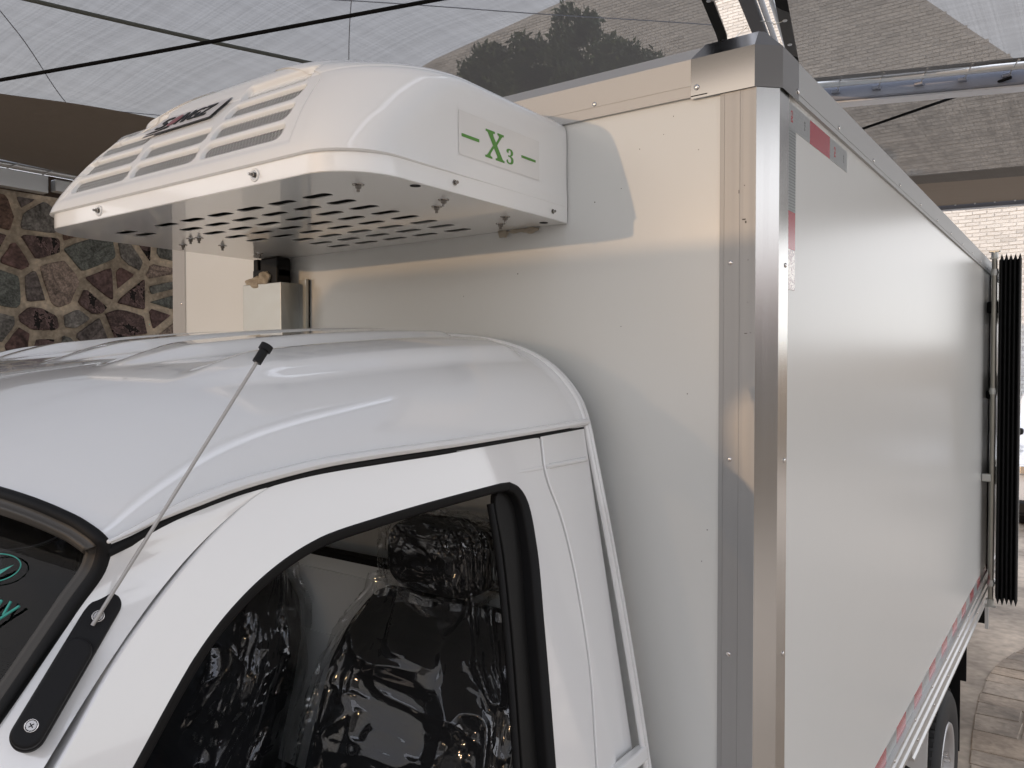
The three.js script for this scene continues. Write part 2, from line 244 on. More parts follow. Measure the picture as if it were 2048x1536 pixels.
// ---- cooling unit over the cab
const font = await new FontLoader().loadAsync('fonts/droid/droid_serif_bold.typeface.json');
const UX0 = -1.415, UX1 = -0.424, UC = (UX0 + UX1) / 2, UW = (UX1 - UX0) / 2, UY = 0.296;
{
  const zTab = [[0.328, 0.597], [0.345, 0.592], [0.385, 0.57], [0.43, 0.540], [0.468, 0.510], [0.50, 0.482], [0.525, 0.458], [0.545, 0.432], [0.556, 0.405], [0.564, 0.37], [0.569, 0.32], [0.572, 0.26]];
  const wTab = [[0.328, 0.5005], [0.345, 0.4975], [0.40, 0.4955], [0.47, 0.495], [0.484, 0.4935], [0.494, 0.489], [0.503, 0.477], [0.512, 0.455], [0.525, 0.41], [0.54, 0.355], [0.552, 0.28], [0.562, 0.20], [0.569, 0.11], [0.572, 0.05]];
  const rTab = [[0.328, 0.10], [0.385, 0.115], [0.43, 0.14], [0.475, 0.165], [0.51, 0.185], [0.54, 0.19], [0.56, 0.15], [0.572, 0.045]];
  // louvre openings on the sloping front: [x0, x1, y0, y1]
  const slots = []; const rows = [[0.366, 0.394], [0.407, 0.438], [0.452, 0.482], [0.497, 0.521]];
  for (let r = 0; r < 4; r++) { const dx = -0.006 * r; slots.push([-0.822 + dx, -0.602 + dx * 2.2, ...rows[r]], [-1.288 + dx, -1.072 + dx * 2, ...rows[r]]); if (r < 2) slots.push([-1.056 + dx, -0.842 + dx, ...rows[r]]); }
  const NX = 360;
  const outline = (y, s) => { // s 0..1 along the front from the left corner's start to the right corner's end, then sides
    const fr = ss(0.04, 0.13, s) * ss(0.96, 0.87, s), w = lerp(pl(wTab, Math.max(y, 0.346)), pl(wTab, y), fr), zf = pl(zTab, y), r = Math.min(pl(rTab, y), w * 0.95, zf * 0.6);
    if (s < 0.12) { const t = s / 0.12; return [-w, lerp(0.0, zf - r, t)]; }
    if (s < 0.24) { const a = (s - 0.12) / 0.12 * Math.PI / 2; return [-w + r - r * Math.cos(a), zf - r + r * Math.sin(a)]; }
    if (s <= 0.76) { const t = (s - 0.24) / 0.52; return [lerp(-w + r, w - r, t), zf]; }
    if (s < 0.88) { const a = (s - 0.76) / 0.12 * Math.PI / 2; return [w - r + r * Math.sin(a), zf - r + r * Math.cos(a)]; }
    const t = (s - 0.88) / 0.12; return [w, lerp(zf - r, 0, t)];
  };
  const sd = (x, y) => { let d = 9, which = null; for (const [a, b, c, e] of slots) { const r = Math.min(0.012, (e - c) / 2), qx = Math.abs(x - (a + b) / 2) - (b - a) / 2 + r, qy = Math.abs(y - (c + e) / 2) - (e - c) / 2 + r, k = Math.hypot(Math.max(qx, 0), Math.max(qy, 0)) + Math.min(0, Math.max(qx, qy)) - r; if (k < d) d = k; } return d; };
  const ysDense = []; for (let i = 0; i <= 210; i++) { const t = i / 210; ysDense.push(t < 0.86 ? lerp(0.328, 0.54, t / 0.86) : lerp(0.54, 0.572, 1 - (1 - (t - 0.86) / 0.14) ** 2)); }
  const sList = []; for (let i = 0; i <= 20; i++) sList.push(0.12 * i / 20); for (let i = 1; i <= 24; i++) sList.push(0.12 + 0.12 * i / 24); for (let i = 1; i <= NX; i++) sList.push(0.24 + 0.52 * i / NX); for (let i = 1; i <= 24; i++) sList.push(0.76 + 0.12 * i / 24); for (let i = 1; i <= 20; i++) sList.push(0.88 + 0.12 * i / 20);
  let g = grid(sList.length - 1, ysDense.length - 1, (u, v) => {
    const y = ysDense[Math.round(v * (ysDense.length - 1))], s = sList[Math.round(u * (sList.length - 1))], [x, z] = outline(y, s); let q = V(UC + x, y, z);
    if (s > 0.14 && s < 0.86 && y < 0.55) { const d = sd(q.x, y), k = 1 - ss(-0.0028, 0.0016, d), e = 1 - ss(0, 0.006, d); const dep = 0.0118 * k + 0.0012 * e * (1 - k); q.z -= dep * 0.72; q.y -= dep * 0.5; }
    if (y > 0.5) q.y += 0.017 * ss(0.15, 0.40, z) * ss(0.485, 0.57, y);
    // shallow raised field round the louvres and a soft crease by each end
    if (s > 0.24 && s < 0.76) { const f = ss(-0.006, 0.006, Math.min(q.x + 1.335, -0.565 - q.x - (y - 0.36) * 0.25, y - 0.352)); q.z -= 0.0028 * f; }
    return q;
  });
  const cap = grid(40, 6, (u, v) => { const s = lerp(0.0, 1, u), [x, z] = outline(0.572, s); return V(UC + x * (1 - v), 0.572, lerp(z, 0.12, v)); });
  flip(g); // outward
  const unit = put('cooling_unit', [g, cap, grid(200, 3, (u, v) => { const [x, z] = outline(0.328, u); const k = [0, 0.004, 0.008, 0.012][Math.round(v * 3)]; const n = V(x, 0, Math.max(0.05, z - 0.3)).normalize(); return V(UC + x - n.x * k, 0.328 - (v > 0 ? 0.002 : 0), z - n.z * k); })], M.gel, truck, 'white moulded cooling unit with slatted front');
  // skirt band below the shell's lip
  const ring = (s, y, inset) => { const [x, z] = outline(0.345, s); const n = V(x, 0, Math.max(0.05, z - 0.3)).normalize(); const q = inset * ss(0.06, 0.13, s) * ss(0.94, 0.87, s) + 0.0004; return V(UC + x - n.x * q, y, z - n.z * q); };
  put('lower_band', [grid(200, 2, (u, v) => ring(u, lerp(0.3285, UY, v), 0.0015))], M.gel, unit);
  // wire mesh behind the louvres
  const wires = []; const fr = (x, y, back) => V(x, y - back * 0.5, pl(zTab, y) - back * 0.72);
  const wire = (a, b) => { const d = b.clone().sub(a), g2 = new THREE.BoxGeometry(0.00075, d.length(), 0.00075); return noUV(aim(g2, d, a.clone().add(b).multiplyScalar(0.5))); };
  for (const [a, b, c, e] of slots) { const w2 = []; const st = 0.0088, hh = e - c;
    for (let x = a - hh * 0.6; x < b + hh * 0.6; x += st) for (const k of [1, -1]) { const x0 = x, x1 = x + k * hh * 0.55, cl = (q) => Math.min(b, Math.max(a, q)); if (cl(x0) === cl(x1)) continue; const t0 = (cl(x0) - x0) / (x1 - x0), t1 = (cl(x1) - x0) / (x1 - x0); w2.push(wire(fr(cl(x0), lerp(c, e, t0), 0.0104), fr(cl(x1), lerp(c, e, t1), 0.0104))); }
    put('wire_mesh', w2, M.gel, unit);
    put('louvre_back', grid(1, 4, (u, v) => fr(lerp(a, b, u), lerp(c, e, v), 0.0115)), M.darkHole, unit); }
  // base plate with staggered slots
  const shp = new THREE.Shape(); { const q = []; for (let i = 0; i <= 120; i++) { const p = ring(i / 120, 0, 0.003); q.push([p.x, p.z]); } q.forEach(([x, z], i) => i ? shp.lineTo(x, z) : shp.moveTo(x, z)); shp.closePath(); }
  const holes = []; for (let r = 0; r < 8; r++) for (let k = 0; k < 7; k++) { const z = 0.474 - 0.0578 * r, x = -0.632 - 0.0938 * k - (r % 2 ? 0.0 : 0.0) - 0.0035 * r; if (r % 2 === 1 && k === 6) continue; if (r === 0 && k === 6) { holes.push([-1.259, 0.474]); continue; } if (k > 5 || (r > 4 && k > 4)) continue; holes.push([x, z]); }
  holes.push([-1.252, 0.435]);
  for (const [x, z] of holes) shp.holes.push(roundRect(x - 0.034, x + 0.034, z - 0.0115, z + 0.0115, 0.011, new THREE.Path()));
  const plate = lay(shp, 0.0016, V(0, UY + 0.0005, 0), X, Z, 0, 1, 6); // extrudes downwards
  put('base_plate', plate, M.plateWhite, unit, 'slotted underside plate');
  put('inner_tray', bx(UX0 + 0.02, UX1 - 0.02, UY + 0.05, UY + 0.055, 0.01, 0.52), M.darkHole, unit);
  // bolts
  const bolt = (at, dir, s = 1) => { const a = aim(new THREE.CylinderGeometry(0.0095 * s, 0.0105 * s, 0.003, 20), dir, at), b = aim(new THREE.CylinderGeometry(0.0052 * s, 0.0052 * s, 0.006, 6), dir, at.clone().addScaledVector(dir, 0.0035)), c = aim(new THREE.CylinderGeometry(0.0028 * s, 0.0028 * s, 0.012, 10), dir, at.clone().addScaledVector(dir, 0.006)); put('bolt', [a, b, c], M.steelDark, unit); };
  for (const p of [V(-0.4275, 0.312, 0.356), V(-0.4275, 0.311, 0.054)]) { bolt(p, X, 1.0); put('bolt_cup', aim(new THREE.TorusGeometry(0.0115, 0.0018, 8, 24).rotateX(Math.PI / 2), X, p), M.steelDark, unit); }
  for (const p of [V(-1.144, 0.3105, 0.5915), V(-0.645, 0.3105, 0.5915)]) { const w = aim(new THREE.TorusGeometry(0.0088, 0.0022, 8, 24).rotateX(Math.PI / 2), Z, p); put('bolt_cup', w, M.gel, unit); bolt(p, Z, 0.85); }
  for (const [x, z] of [[-0.508, 0.495], [-0.474, 0.325], [-0.524, 0.287], [-0.481, 0.134], [-0.533, 0.08], [-1.321, 0.302], [-1.225, 0.342], [-1.198, 0.338], [-1.256, 0.238], [-1.294, 0.105]]) bolt(V(x, UY - 0.001, z), nY, 1);
  for (const [x, z] of [[-0.456, 0.036], [-0.44, 0.434]]) put('drain_hole', aim(new THREE.CylinderGeometry(0.009, 0.009, 0.0012, 16), nY, V(x, UY - 0.0012, z)), M.darkHole, unit);
  // maker's badge on the front
  const onF = (x, y, off) => V(x, y + off * 0.5, pl(zTab, y) + off * 0.75 + 0.0005);
  const bq = [[-1.124, 0.466], [-0.888, 0.466], [-0.872, 0.512], [-1.104, 0.512]];
  M.badge = std([0.62, 0.62, 0.63], 0.35, { metalness: 0.2 }); M.badgeEdge = std([0.12, 0.12, 0.13], 0.4);
  const bg = (g0, g1, off) => grid(12, 8, (u, v) => onF(lerp(lerp(bq[0][0], bq[1][0], lerp(g0, 1 - g0, u)), lerp(bq[3][0], bq[2][0], lerp(g0, 1 - g0, u)), lerp(g1, 1 - g1, v)), lerp(bq[0][1], bq[2][1], lerp(g1, 1 - g1, v)), off));
  const badge = put('maker_badge', bg(0, 0, 0.0016), M.badgeEdge, unit, 'silver badge with black letters');
  put('badge_face', bg(0.008, 0.045, 0.0028), M.badge, badge);
  const sans = await new FontLoader().loadAsync('fonts/droid/droid_sans_bold.typeface.json');
  const letter = (s, x0, x1, y0, y1, mat, f) => { let g2; if (f) g2 = f; else { g2 = new TextGeometry(s, { font: sans, size: 1, depth: 0.05, curveSegments: 5 }); } g2.computeBoundingBox(); const b = g2.boundingBox, p = g2.attributes.position; for (let i = 0; i < p.count; i++) { const fx = (p.getX(i) - b.min.x) / (b.max.x - b.min.x), fy = (p.getY(i) - b.min.y) / (b.max.y - b.min.y), fz = (p.getZ(i) - b.min.z) / (b.max.z - b.min.z || 1); const y = lerp(y0, y1, fy), q = onF(lerp(x0, x1, fx) + fy * 0.014, y, 0.0034 + 0.001 * fz); p.setXYZ(i, q.x, q.y, q.z); } g2.computeVertexNormals(); put('badge_letter', g2, mat, badge); };
  M.badgeRed = std([0.22, 0.05, 0.06], 0.35);
  const bw = 0.0325; 'SONGZ'.split('').forEach((ch, i) => { const x = -1.093 + i * 0.0355; if (ch === 'O') letter('', x, x + bw, 0.478, 0.504, M.badgeRed, new THREE.SphereGeometry(0.5, 24, 16).scale(1, 1, 0.1)); else letter(ch, x, x + bw, 0.478, 0.504, M.black); });
  { const sw = poly(smooth([[0, 0], [0.25, 0.3], [0.5, 0.25], [0.75, 0.75], [1, 0.6]], 20).concat([[1, 0.3], [0.5, 0.0]])); const g3 = new THREE.ExtrudeGeometry(sw, { depth: 0.05, bevelEnabled: false }); letter('', -1.112, -1.045, 0.471, 0.478, M.black, g3); }
  // side label
  M.green = std([0.10, 0.30, 0.05], 0.45); M.clear = phy([0.83, 0.825, 0.80], 0.2, { clearcoat: 0.6, clearcoatRoughness: 0.1 });
  const sx = UC + 0.4965;
  const lab = put('side_label', grid(6, 4, (u, v) => { const y = lerp(0.363, 0.4385, v); return V(UC + pl(wTab, y) + 0.0009, y, lerp(0.345, 0.102, u)); }), M.clear, unit, 'clear film label with green print');
  const gl = (s, z0, z1, y0, y1) => { const g2 = s === '-' ? new THREE.BoxGeometry(1, 1, 1) : new TextGeometry(s, { font, size: 1, depth: 0.05, curveSegments: 6 }); g2.computeBoundingBox(); const b = g2.boundingBox, p = g2.attributes.position; for (let i = 0; i < p.count; i++) { const fx = (p.getX(i) - b.min.x) / (b.max.x - b.min.x), fy = (p.getY(i) - b.min.y) / (b.max.y - b.min.y), fz = (p.getZ(i) - b.min.z) / (b.max.z - b.min.z); const y = lerp(y0, y1, fy); p.setXYZ(i, UC + pl(wTab, y) + 0.0012 + 0.0004 * fz, y, lerp(z0, z1, fx)); } g2.computeVertexNormals(); put('label_print', g2, M.green, lab); };
  gl('-', 0.337, 0.289, 0.3945, 0.400); gl('X', 0.272, 0.215, 0.3735, 0.4235); gl('3', 0.2085, 0.187, 0.375, 0.403); gl('-', 0.161, 0.114, 0.3955, 0.400);
}
{ // hoses, duct and sealing foam behind the cab
  const duct = put('cable_duct', [rbx(-1.425, -1.262, -0.6, 0.2235, 0.001, 0.062, 0.002), bx(-1.262, -1.223, -0.6, 0.2325, 0.0005, 0.004), bx(-1.2255, -1.223, -0.6, 0.2325, 0.0005, 0.012)], M.galv, truck, 'galvanised steel cable duct on the box front');
  put('hose_bracket', [rbx(-1.395, -1.375, 0.21, UY - 0.004, 0.01, 0.05, 0.003), rbx(-1.36, -1.285, 0.21, UY - 0.004, 0.01, 0.055, 0.006), rbx(-1.395, -1.285, 0.24, 0.262, 0.012, 0.052, 0.003)], M.black, truck);
  const blob = (cx, cy, cz, sx, sy, sz, k) => { const g = new THREE.SphereGeometry(1, 32, 20), p = g.attributes.position; for (let i = 0; i < p.count; i++) { const x = p.getX(i), y = p.getY(i), z = p.getZ(i), r = 1 + 0.22 * Math.sin(5 * x + k) * Math.cos(4 * y + 2 * k) + 0.12 * Math.sin(11 * z + 3 * x); p.setXYZ(i, cx + x * r * sx, cy + y * r * sy, cz + z * r * sz); } g.computeVertexNormals(); return g; };
  put('sealing_foam', [blob(-1.375, 0.228, 0.045, 0.045, 0.017, 0.022, 1), blob(-1.335, 0.238, 0.05, 0.024, 0.02, 0.018, 2.4)], M.foam, truck);
  put('sealing_foam', [blob(-0.545, 0.2915, 0.006, 0.022, 0.004, 0.005, 0.4), blob(-0.51, 0.2895, 0.006, 0.02, 0.006, 0.006, 1.4), blob(-0.582, 0.289, 0.005, 0.012, 0.008, 0.005, 5)], M.foam, truck);
}

// ---- cab
const S = (y, z) => -0.3555 - 0.26 * y - 0.06 * y * y - 0.04 * (z - 0.5) ** 2;
const SN = (y, z) => V(1, 0.26 + 0.12 * y, 0.08 * (z - 0.5)).normalize();
function panelS(out, holes, th, off, bev = 0.002) { // outline in [z, y] laid on the cab's side
  const sh = poly(out.map(([z, y]) => [-z, y])); for (const h of holes) sh.holes.push(new THREE.Path(poly(h.map(([z, y]) => [-z, y])).getPoints()));
  const g = mergeVerticesLite(new THREE.ExtrudeGeometry(sh, { depth: th - 2 * bev, bevelEnabled: true, bevelSize: bev, bevelOffset: -bev, bevelThickness: bev, bevelSegments: 3, curveSegments: 6 }));
  const p = g.attributes.position, n = g.attributes.normal;
  for (let i = 0; i < p.count; i++) { const z = -p.getX(i), y = p.getY(i), w = p.getZ(i) + bev - th, N = SN(y, z); const nl = V(n.getX(i), n.getY(i), n.getZ(i)); p.setXYZ(i, S(y, z) + off + w, y, z); const m = N.clone().multiplyScalar(nl.z).add(V(0, 1, 0).addScaledVector(N, -N.y).multiplyScalar(nl.y)).add(V(0, 0, -1).addScaledVector(N, N.z).multiplyScalar(nl.x)).normalize(); n.setXYZ(i, m.x, m.y, m.z); }
  return noUV(g);
}
const gy = [[0.08, -0.1045], [0.281, -0.109], [0.481, -0.1135], [0.627, -0.1155], [0.73, -0.119], [0.791, -0.1245], [0.865, -0.1345], [0.938, -0.151], [0.998, -0.169]];
const seamTop = smooth([[1.345, -0.67], [1.28, -0.59], [1.19, -0.485], [1.067, -0.353], [1.006, -0.279], [0.967, -0.242], [0.911, -0.196], [0.871, -0.1685], [0.822, -0.1425], [0.762, -0.1285], [0.68, -0.1235], [0.589, -0.1235], [0.4, -0.1235], [0.262, -0.1205], [0.24, -0.122]], 90);
const seamRear = smooth([[0.24, -0.125], [0.246, -0.186], [0.224, -0.26], [0.214, -0.33], [0.212, -0.43], [0.217, -0.527], [0.238, -0.642], [0.262, -0.8]], 40);
const doorOut = [[1.33, -1.25], [1.36, -0.8], ...seamTop, ...seamRear, [0.29, -1.25]];
const hole = [...smooth([[1.24, -0.69], [1.12, -0.515], [1.004, -0.379], [0.92, -0.29], [0.866, -0.251], [0.809, -0.2235], [0.748, -0.206], [0.646, -0.196], [0.525, -0.189], [0.378, -0.1835]], 60), ...smooth([[0.352, -0.1845], [0.328, -0.196], [0.311, -0.222], [0.309, -0.30], [0.326, -0.416], [0.352, -0.60], [0.37, -0.74]], 40), [0.8, -0.76]];
function bandS(loop, prof, closed = true) { // a moulding swept along a loop on the cab's side: prof of [inward, out]
  const area = THREE.ShapeUtils.area(loop.map(([x, y]) => new THREE.Vector2(x, y))), sg = area > 0 ? 1 : -1, n = loop.length;
  const nr = loop.map((p, i) => { const a = loop[closed ? (i + n - 1) % n : Math.max(0, i - 1)], b = loop[closed ? (i + 1) % n : Math.min(n - 1, i + 1)], tx = b[0] - a[0], ty = b[1] - a[1], l = Math.hypot(tx, ty) || 1; return [-sg * ty / l, sg * tx / l]; });
  return noUV(grid(prof.length - 1, closed ? n : n - 1, (u, v) => { const i = Math.round(v * (closed ? n : n - 1)) % n, [d, o] = prof[Math.round(u * (prof.length - 1))], z = loop[i][0] + nr[i][0] * d, y = loop[i][1] + nr[i][1] * d; return V(S(y, z) + o, y, z); }));
}
const inset = (pts, d) => { const area = THREE.ShapeUtils.area(pts.map(([x, y]) => new THREE.Vector2(x, y))), sg = area > 0 ? 1 : -1; return pts.map(([x, y], i) => { const a = pts[(i + pts.length - 1) % pts.length], b = pts[(i + 1) % pts.length], tx = b[0] - a[0], ty = b[1] - a[1], l = Math.hypot(tx, ty) || 1; return [x - sg * ty / l * d, y + sg * tx / l * d]; }); };
const roofY = [[0.06, 0.0725], [0.25, 0.068], [0.45, 0.056], [0.65, 0.036], [0.8, 0.015], [0.9, -0.008], [0.97, -0.034], [1.04, -0.068], [1.10, -0.105]];
{
  const cabZ0 = 0.078;
  // roof shell from gutter to gutter, with long pressed ribs
  const ribs = [-0.45, -0.285, -0.12, 0.12, 0.285, 0.45];
  const shell = (a, t, lift = 0) => {
    const zg = lerp(cabZ0, 0.998, t), zc = lerp(cabZ0, 1.10, t), yg = pl(gy, zg), xg = S(yg, zg), aa = Math.abs(a), z = lerp(zc, zg, aa ** 3);
    const h = 0.25 * (1 - a * a) + 0.75 * Math.pow(Math.max(0, 1 - aa ** 7), 0.8), yc = pl(roofY, zc), x = -0.95 + a * (xg + 0.95);
    let y = yg + (yc - yg) * h;
    let r = 0; for (const c of ribs) { const tip = 0.86 - 0.05 * Math.abs(c), d = Math.abs(a * 0.62 - c), k = ss(0, 0.16, tip - z) * ss(0.09, 0.15, z); const wd = 0.052 * Math.sqrt(Math.max(0.02, Math.min(1, (tip - z) / 0.16))); r = Math.max(r, k * (1 - ss(wd - 0.022, wd + 0.012, d))); }
    y += 0.017 * r; y += 0.006 * ss(0.1, 0.085, z) * (aa < 1 ? 1 : 0);
    return V(x, y + lift, z);
  };
  const aOf = (u) => { const s = 2 * u - 1; return Math.sign(s) * (1 - (1 - Math.abs(s)) ** 1.7); };
  const roof = put('cab_roof', flip(grid(220, 130, (u, v) => shell(aOf(u), v))), M.paint, truck);
  // rear flange of the cab: two pressed edges following the roof line and down the pillar
  const edge = []; for (let i = 0; i <= 80; i++) edge.push(shell(lerp(-1, 1, i / 80), 0.0));
  const legs = []; for (let i = 1; i <= 20; i++) { const y = lerp(-0.12, -1.25, i / 20); legs.push(V(S(y, cabZ0), y, cabZ0)); }
  const line = [...legs.map((p) => V(-1.9 - p.x, p.y, p.z)).reverse(), ...edge, ...legs];
  put('rear_flange', [tube(line.map((p) => p.clone().add(V(0.0, 0.0, -0.004))), 0.006, 300, 8), tube(line.map((p) => V(-0.95 + (p.x + 0.95) * 0.994, p.y - 0.004, p.z - 0.022)), 0.007, 300, 8)], M.paint, truck);
  // drip gutters
  for (const m of [0, 1]) {
    const pts = []; for (let i = 0; i <= 40; i++) { const z = lerp(cabZ0 - 0.004, 1.0, i / 40), y = pl(gy, z); pts.push(V(S(y, z) + lerp(0.004, 0.005, Math.min(1, i / 8)), y, z)); }
    const gc = new THREE.CatmullRomCurve3(pts, false, 'centripetal'); let g = noUV(grid(12, 140, (u, v) => { const c = gc.getPoint(v), a = u * Math.PI * 2, r = 0.0078 * Math.min(1, 0.25 + (1 - v) * 7); return V(c.x + r * Math.cos(a) * 1.05, c.y + r * Math.sin(a) * 0.85, c.z); })), g2 = tube(pts.map((p) => p.clone().add(V(-0.008, -0.0115, 0))), 0.007, 80, 8);
    if (m) { g = mirror(g); g2 = mirror(g2); }
    const gut = put('drip_gutter', g, M.paint, truck); put('gutter_seal', g2, M.rubber, gut); { let e = new THREE.SphereGeometry(0.0022, 16, 12).translate(pts[40].x, pts[40].y, pts[40].z); if (m) e = mirror(e); put('gutter_end', e, M.paint, gut); }
  }
  // side body behind the doors, black aperture, windscreen pillar
  const rearPanel = [[cabZ0, -1.25], [cabZ0, -0.108], [0.245, -0.112], ...inset(seamRear, 0).map(([z, y]) => [z - 0.0045, y]), [0.285, -1.25]];
  const aperture = [[0.15, -1.2], [0.15, -0.116], [0.3, -0.116], [0.627, -0.121], [0.79, -0.132], [0.875, -0.165], [0.93, -0.207], [1.012, -0.281], [1.08, -0.359], [1.2, -0.488], [1.355, -0.668], [1.36, -1.2]];
  const Wp = [V(-0.3235, -0.172, 0.9985), V(-0.326, -0.197, 1.003), V(-0.330, -0.231, 1.027), V(-0.338, -0.317, 1.0895), V(-0.352, -0.5, 1.235), V(-0.365, -0.67, 1.375)];
  const wC = new THREE.CatmullRomCurve3(Wp, false, 'centripetal');
  const inner = [[0.7, -0.119], [0.80, -0.1365], [0.864, -0.1645], [0.935, -0.2105], [1.0115, -0.2795], [1.157, -0.444], [1.345, -0.666]].map(([z, y]) => V(S(y, z), y, z));
  const iC = new THREE.CatmullRomCurve3(inner, false, 'centripetal');
  const pillar = grid(40, 120, (u, v) => {
    const s = v, a = iC.getPoint(s * 0.999), b = wC.getPoint(Math.max(0, (s - 0.2) / 0.8)); let q;
    const gut = (w) => { const z = lerp(0.7, 0.9985, w), y = pl(gy, z) - 0.002; return V(S(y, z), y, z); };
    if (s < 0.2) { const t = s / 0.2, top = gut(u), bot0 = iC.getPoint(0.2), bot1 = wC.getPoint(0); const bot = bot0.clone().lerp(bot1, u); const aa = iC.getPoint(s); q = top.lerp(bot, t); if (u < 0.999) { const e = aa.clone().sub(gut(0).lerp(bot0, t)); q.addScaledVector(e, 1 - u); } }
    else q = a.clone().lerp(b, u);
    const bulge = 4 * u * (1 - u) * 0.004 * ss(0.1, 0.3, s); q.x += bulge; q.z += bulge * 0.4; return q;
  });
  const aptBack = panelS(aperture, [inset(hole, -0.02)], 0.012, -0.022, 0.001);
  const doorG = panelS(doorOut, [inset(hole, -0.0012)], 0.03, 0, 0.0028);
  const bodyG = panelS(rearPanel, [], 0.016, 0, 0.0028);
  for (const m of [0, 1]) {
    const mm = (g) => m ? mirror(g) : g;
    put('rear_side_panel', mm(bodyG.clone()), M.paint, truck);
    const ap = put('door_aperture', mm(aptBack.clone()), M.rubber, truck);
    put('windscreen_pillar', mm(noUV(pillar.clone())), M.paint, truck);
    const door = put('cab_door', mm(doorG.clone()), M.paint, truck);
    // window weatherstrip: an outer band, an inner lip, and the deep run channel at the rear
    put('window_seal', mm(bandS(hole, [[-0.0005, -0.02], [-0.0005, -0.002], [0.0015, 0.0005], [0.004, 0.0], [0.013, -0.004], [0.0165, -0.008], [0.0165, -0.03]])), M.rubber, door);
    const ch = [[0.31, -0.215], [0.345, -0.205], [0.40, -0.21], [0.392, -0.30], [0.40, -0.42], [0.425, -0.60], [0.44, -0.75], [0.36, -0.75], [0.345, -0.60], [0.325, -0.42], [0.312, -0.30]];
    put('window_channel', mm(panelS(smooth([[0.318, -0.228], [0.326, -0.205], [0.345, -0.199], [0.368, -0.21], [0.372, -0.30], [0.385, -0.42], [0.41, -0.60], [0.43, -0.75]], 40).concat([[0.37, -0.75], [0.349, -0.60], [0.325, -0.42], [0.312, -0.30]]), [], 0.012, -0.022, 0.002)), M.rubberSoft, door);
    const lipL = []; for (const [z, y] of smooth([[0.376, -0.22], [0.378, -0.30], [0.391, -0.42], [0.416, -0.60], [0.436, -0.75]], 20)) lipL.push(V(S(y, z) - 0.03, y, z)); put('window_channel', mm(tube(lipL, 0.006, 40, 8)), M.rubber, door);
    // pressed lines
    const cr = (zs, y0, r) => tube(zs.map((z) => V(S(y0, z) - r + 0.0018, y0 - 0.0 + (z > 0.24 ? -0.003 * ss(0.25, 0.5, z) * 4 : 0), z)), r, 30, 8);
    const b1 = put('body_crease', mm(cr([0.2385, 0.16, 0.092], -0.1735, 0.005)), M.paint, truck);
    put('door_crease', mm(tube([0.25, 0.30, 0.36, 0.45].map((z, i) => V(S(-0.1735, z) - 0.0032 - 0.0007 * i * i, -0.1735 - 0.0008 * i, z)), 0.005, 20, 8)), M.paint, door);
    put('belt_moulding', mm(panelS([[0.215, -0.692], [0.067, -0.697], [0.067, -0.722], [0.215, -0.717]], [], 0.018, 0.007, 0.004)), M.paint, truck);
    if (m) put('window_glass', mm(panelS(inset(hole, 0.004), [], 0.004, -0.014, 0.001)), phy([0.10, 0.11, 0.12], 0.0, { transmission: 1, thickness: 0 }), door);
    put('inner_door_panel', mm(panelS([[1.3, -1.2], [1.3, -0.72], [0.4, -0.73], [0.33, -1.2]], [], 0.02, -0.07, 0.004)), M.trim, door);
  }
  // rear wall with a window, floor, dash, headlining
  const yTop = 0.02, wall = poly([[-1.62, -1.25], [-1.56, -0.2], [-1.5, -0.03], [-1.35, 0.05], [-0.55, 0.05], [-0.4, -0.03], [-0.34, -0.2], [-0.28, -1.25]]);
  wall.holes.push(roundRect(-1.52, -0.38, -0.445, -0.33, 0.03, new THREE.Path()));
  const rw = put('rear_wall', lay(wall, 0.02, V(0, 0, 0.088), X, Y, 0.003), M.interior, truck);
  { const sh = roundRect(-1.54, -0.36, -0.455, -0.315, 0.035); sh.holes.push(roundRect(-1.515, -0.385, -0.44, -0.335, 0.03, new THREE.Path())); put('rear_window_seal', lay(sh, 0.03, V(0, 0, 0.083), X, Y, 0.004), M.rubber, rw); }
  put('wall_rib', [bx(-1.5, -0.4, -0.5, -0.486, 0.105, 0.118), bx(-1.5, -0.4, -0.66, -0.64, 0.105, 0.116), tube([V(-1.33, -0.5, 0.13), V(-1.32, -0.7, 0.14), V(-1.36, -0.95, 0.14)], 0.03, 20, 10), tube([V(-0.84, -0.5, 0.11), V(-0.84, -0.95, 0.11)], 0.016, 20, 10)], M.interior, rw);
  put('headlining', grid(30, 20, (u, v) => shell(lerp(-0.93, 0.93, u), lerp(0.02, 0.96, v), -0.03)), M.interior, truck);
  put('cab_floor', [bx(-1.6, -0.3, -1.3, -1.25, 0.08, 1.5), bx(-1.6, -0.3, -1.25, -1.0, 0.08, 0.5)], M.trim, truck);
  put('dashboard', rbx(-1.52, -0.38, -0.9, -0.66, 1.02, 1.32, 0.05, 4), M.trim, truck);
  // windscreen
  const bulge = 0.1, wsP = (u, v) => { const q = wC.getPoint(v), a = 2 * u - 1, x = -0.95 + a * (q.x + 0.95), k = 1 - Math.abs(a) ** 3; return V(x, q.y + 0.067 * k * (1 - 0.6 * v), q.z + bulge * k); };
  M.glass = phy([0.55, 0.58, 0.63], 0.0, { transmission: 1, thickness: 0, ior: 1.5, specularIntensity: 0.3 });
  const ws = put('windscreen', flip(grid(60, 40, (u, v) => { const q = wsP(u, v); q.z -= 0.006; q.y -= 0.005; return q; })), M.glass, truck);
  // rubber surround: swept band
  const path = []; for (let i = 40; i >= 0; i--) path.push(wC.getPoint(i / 40 * 0.999));
  const hd = []; for (let i = 0; i <= 60; i++) { const a = lerp(0.995, -0.995, i / 60); hd.push(shell(a, 1)); }
  const full = [...path.filter((p) => p.y < -0.185), V(-0.3225, -0.1705, 1.0), ...hd.filter((p) => p.x < -0.335 && p.x > -1.565), V(-1.9 + 0.3225, -0.1705, 1.0), ...path.filter((p) => p.y < -0.185).reverse().map((p) => V(-1.9 - p.x, p.y, p.z))];
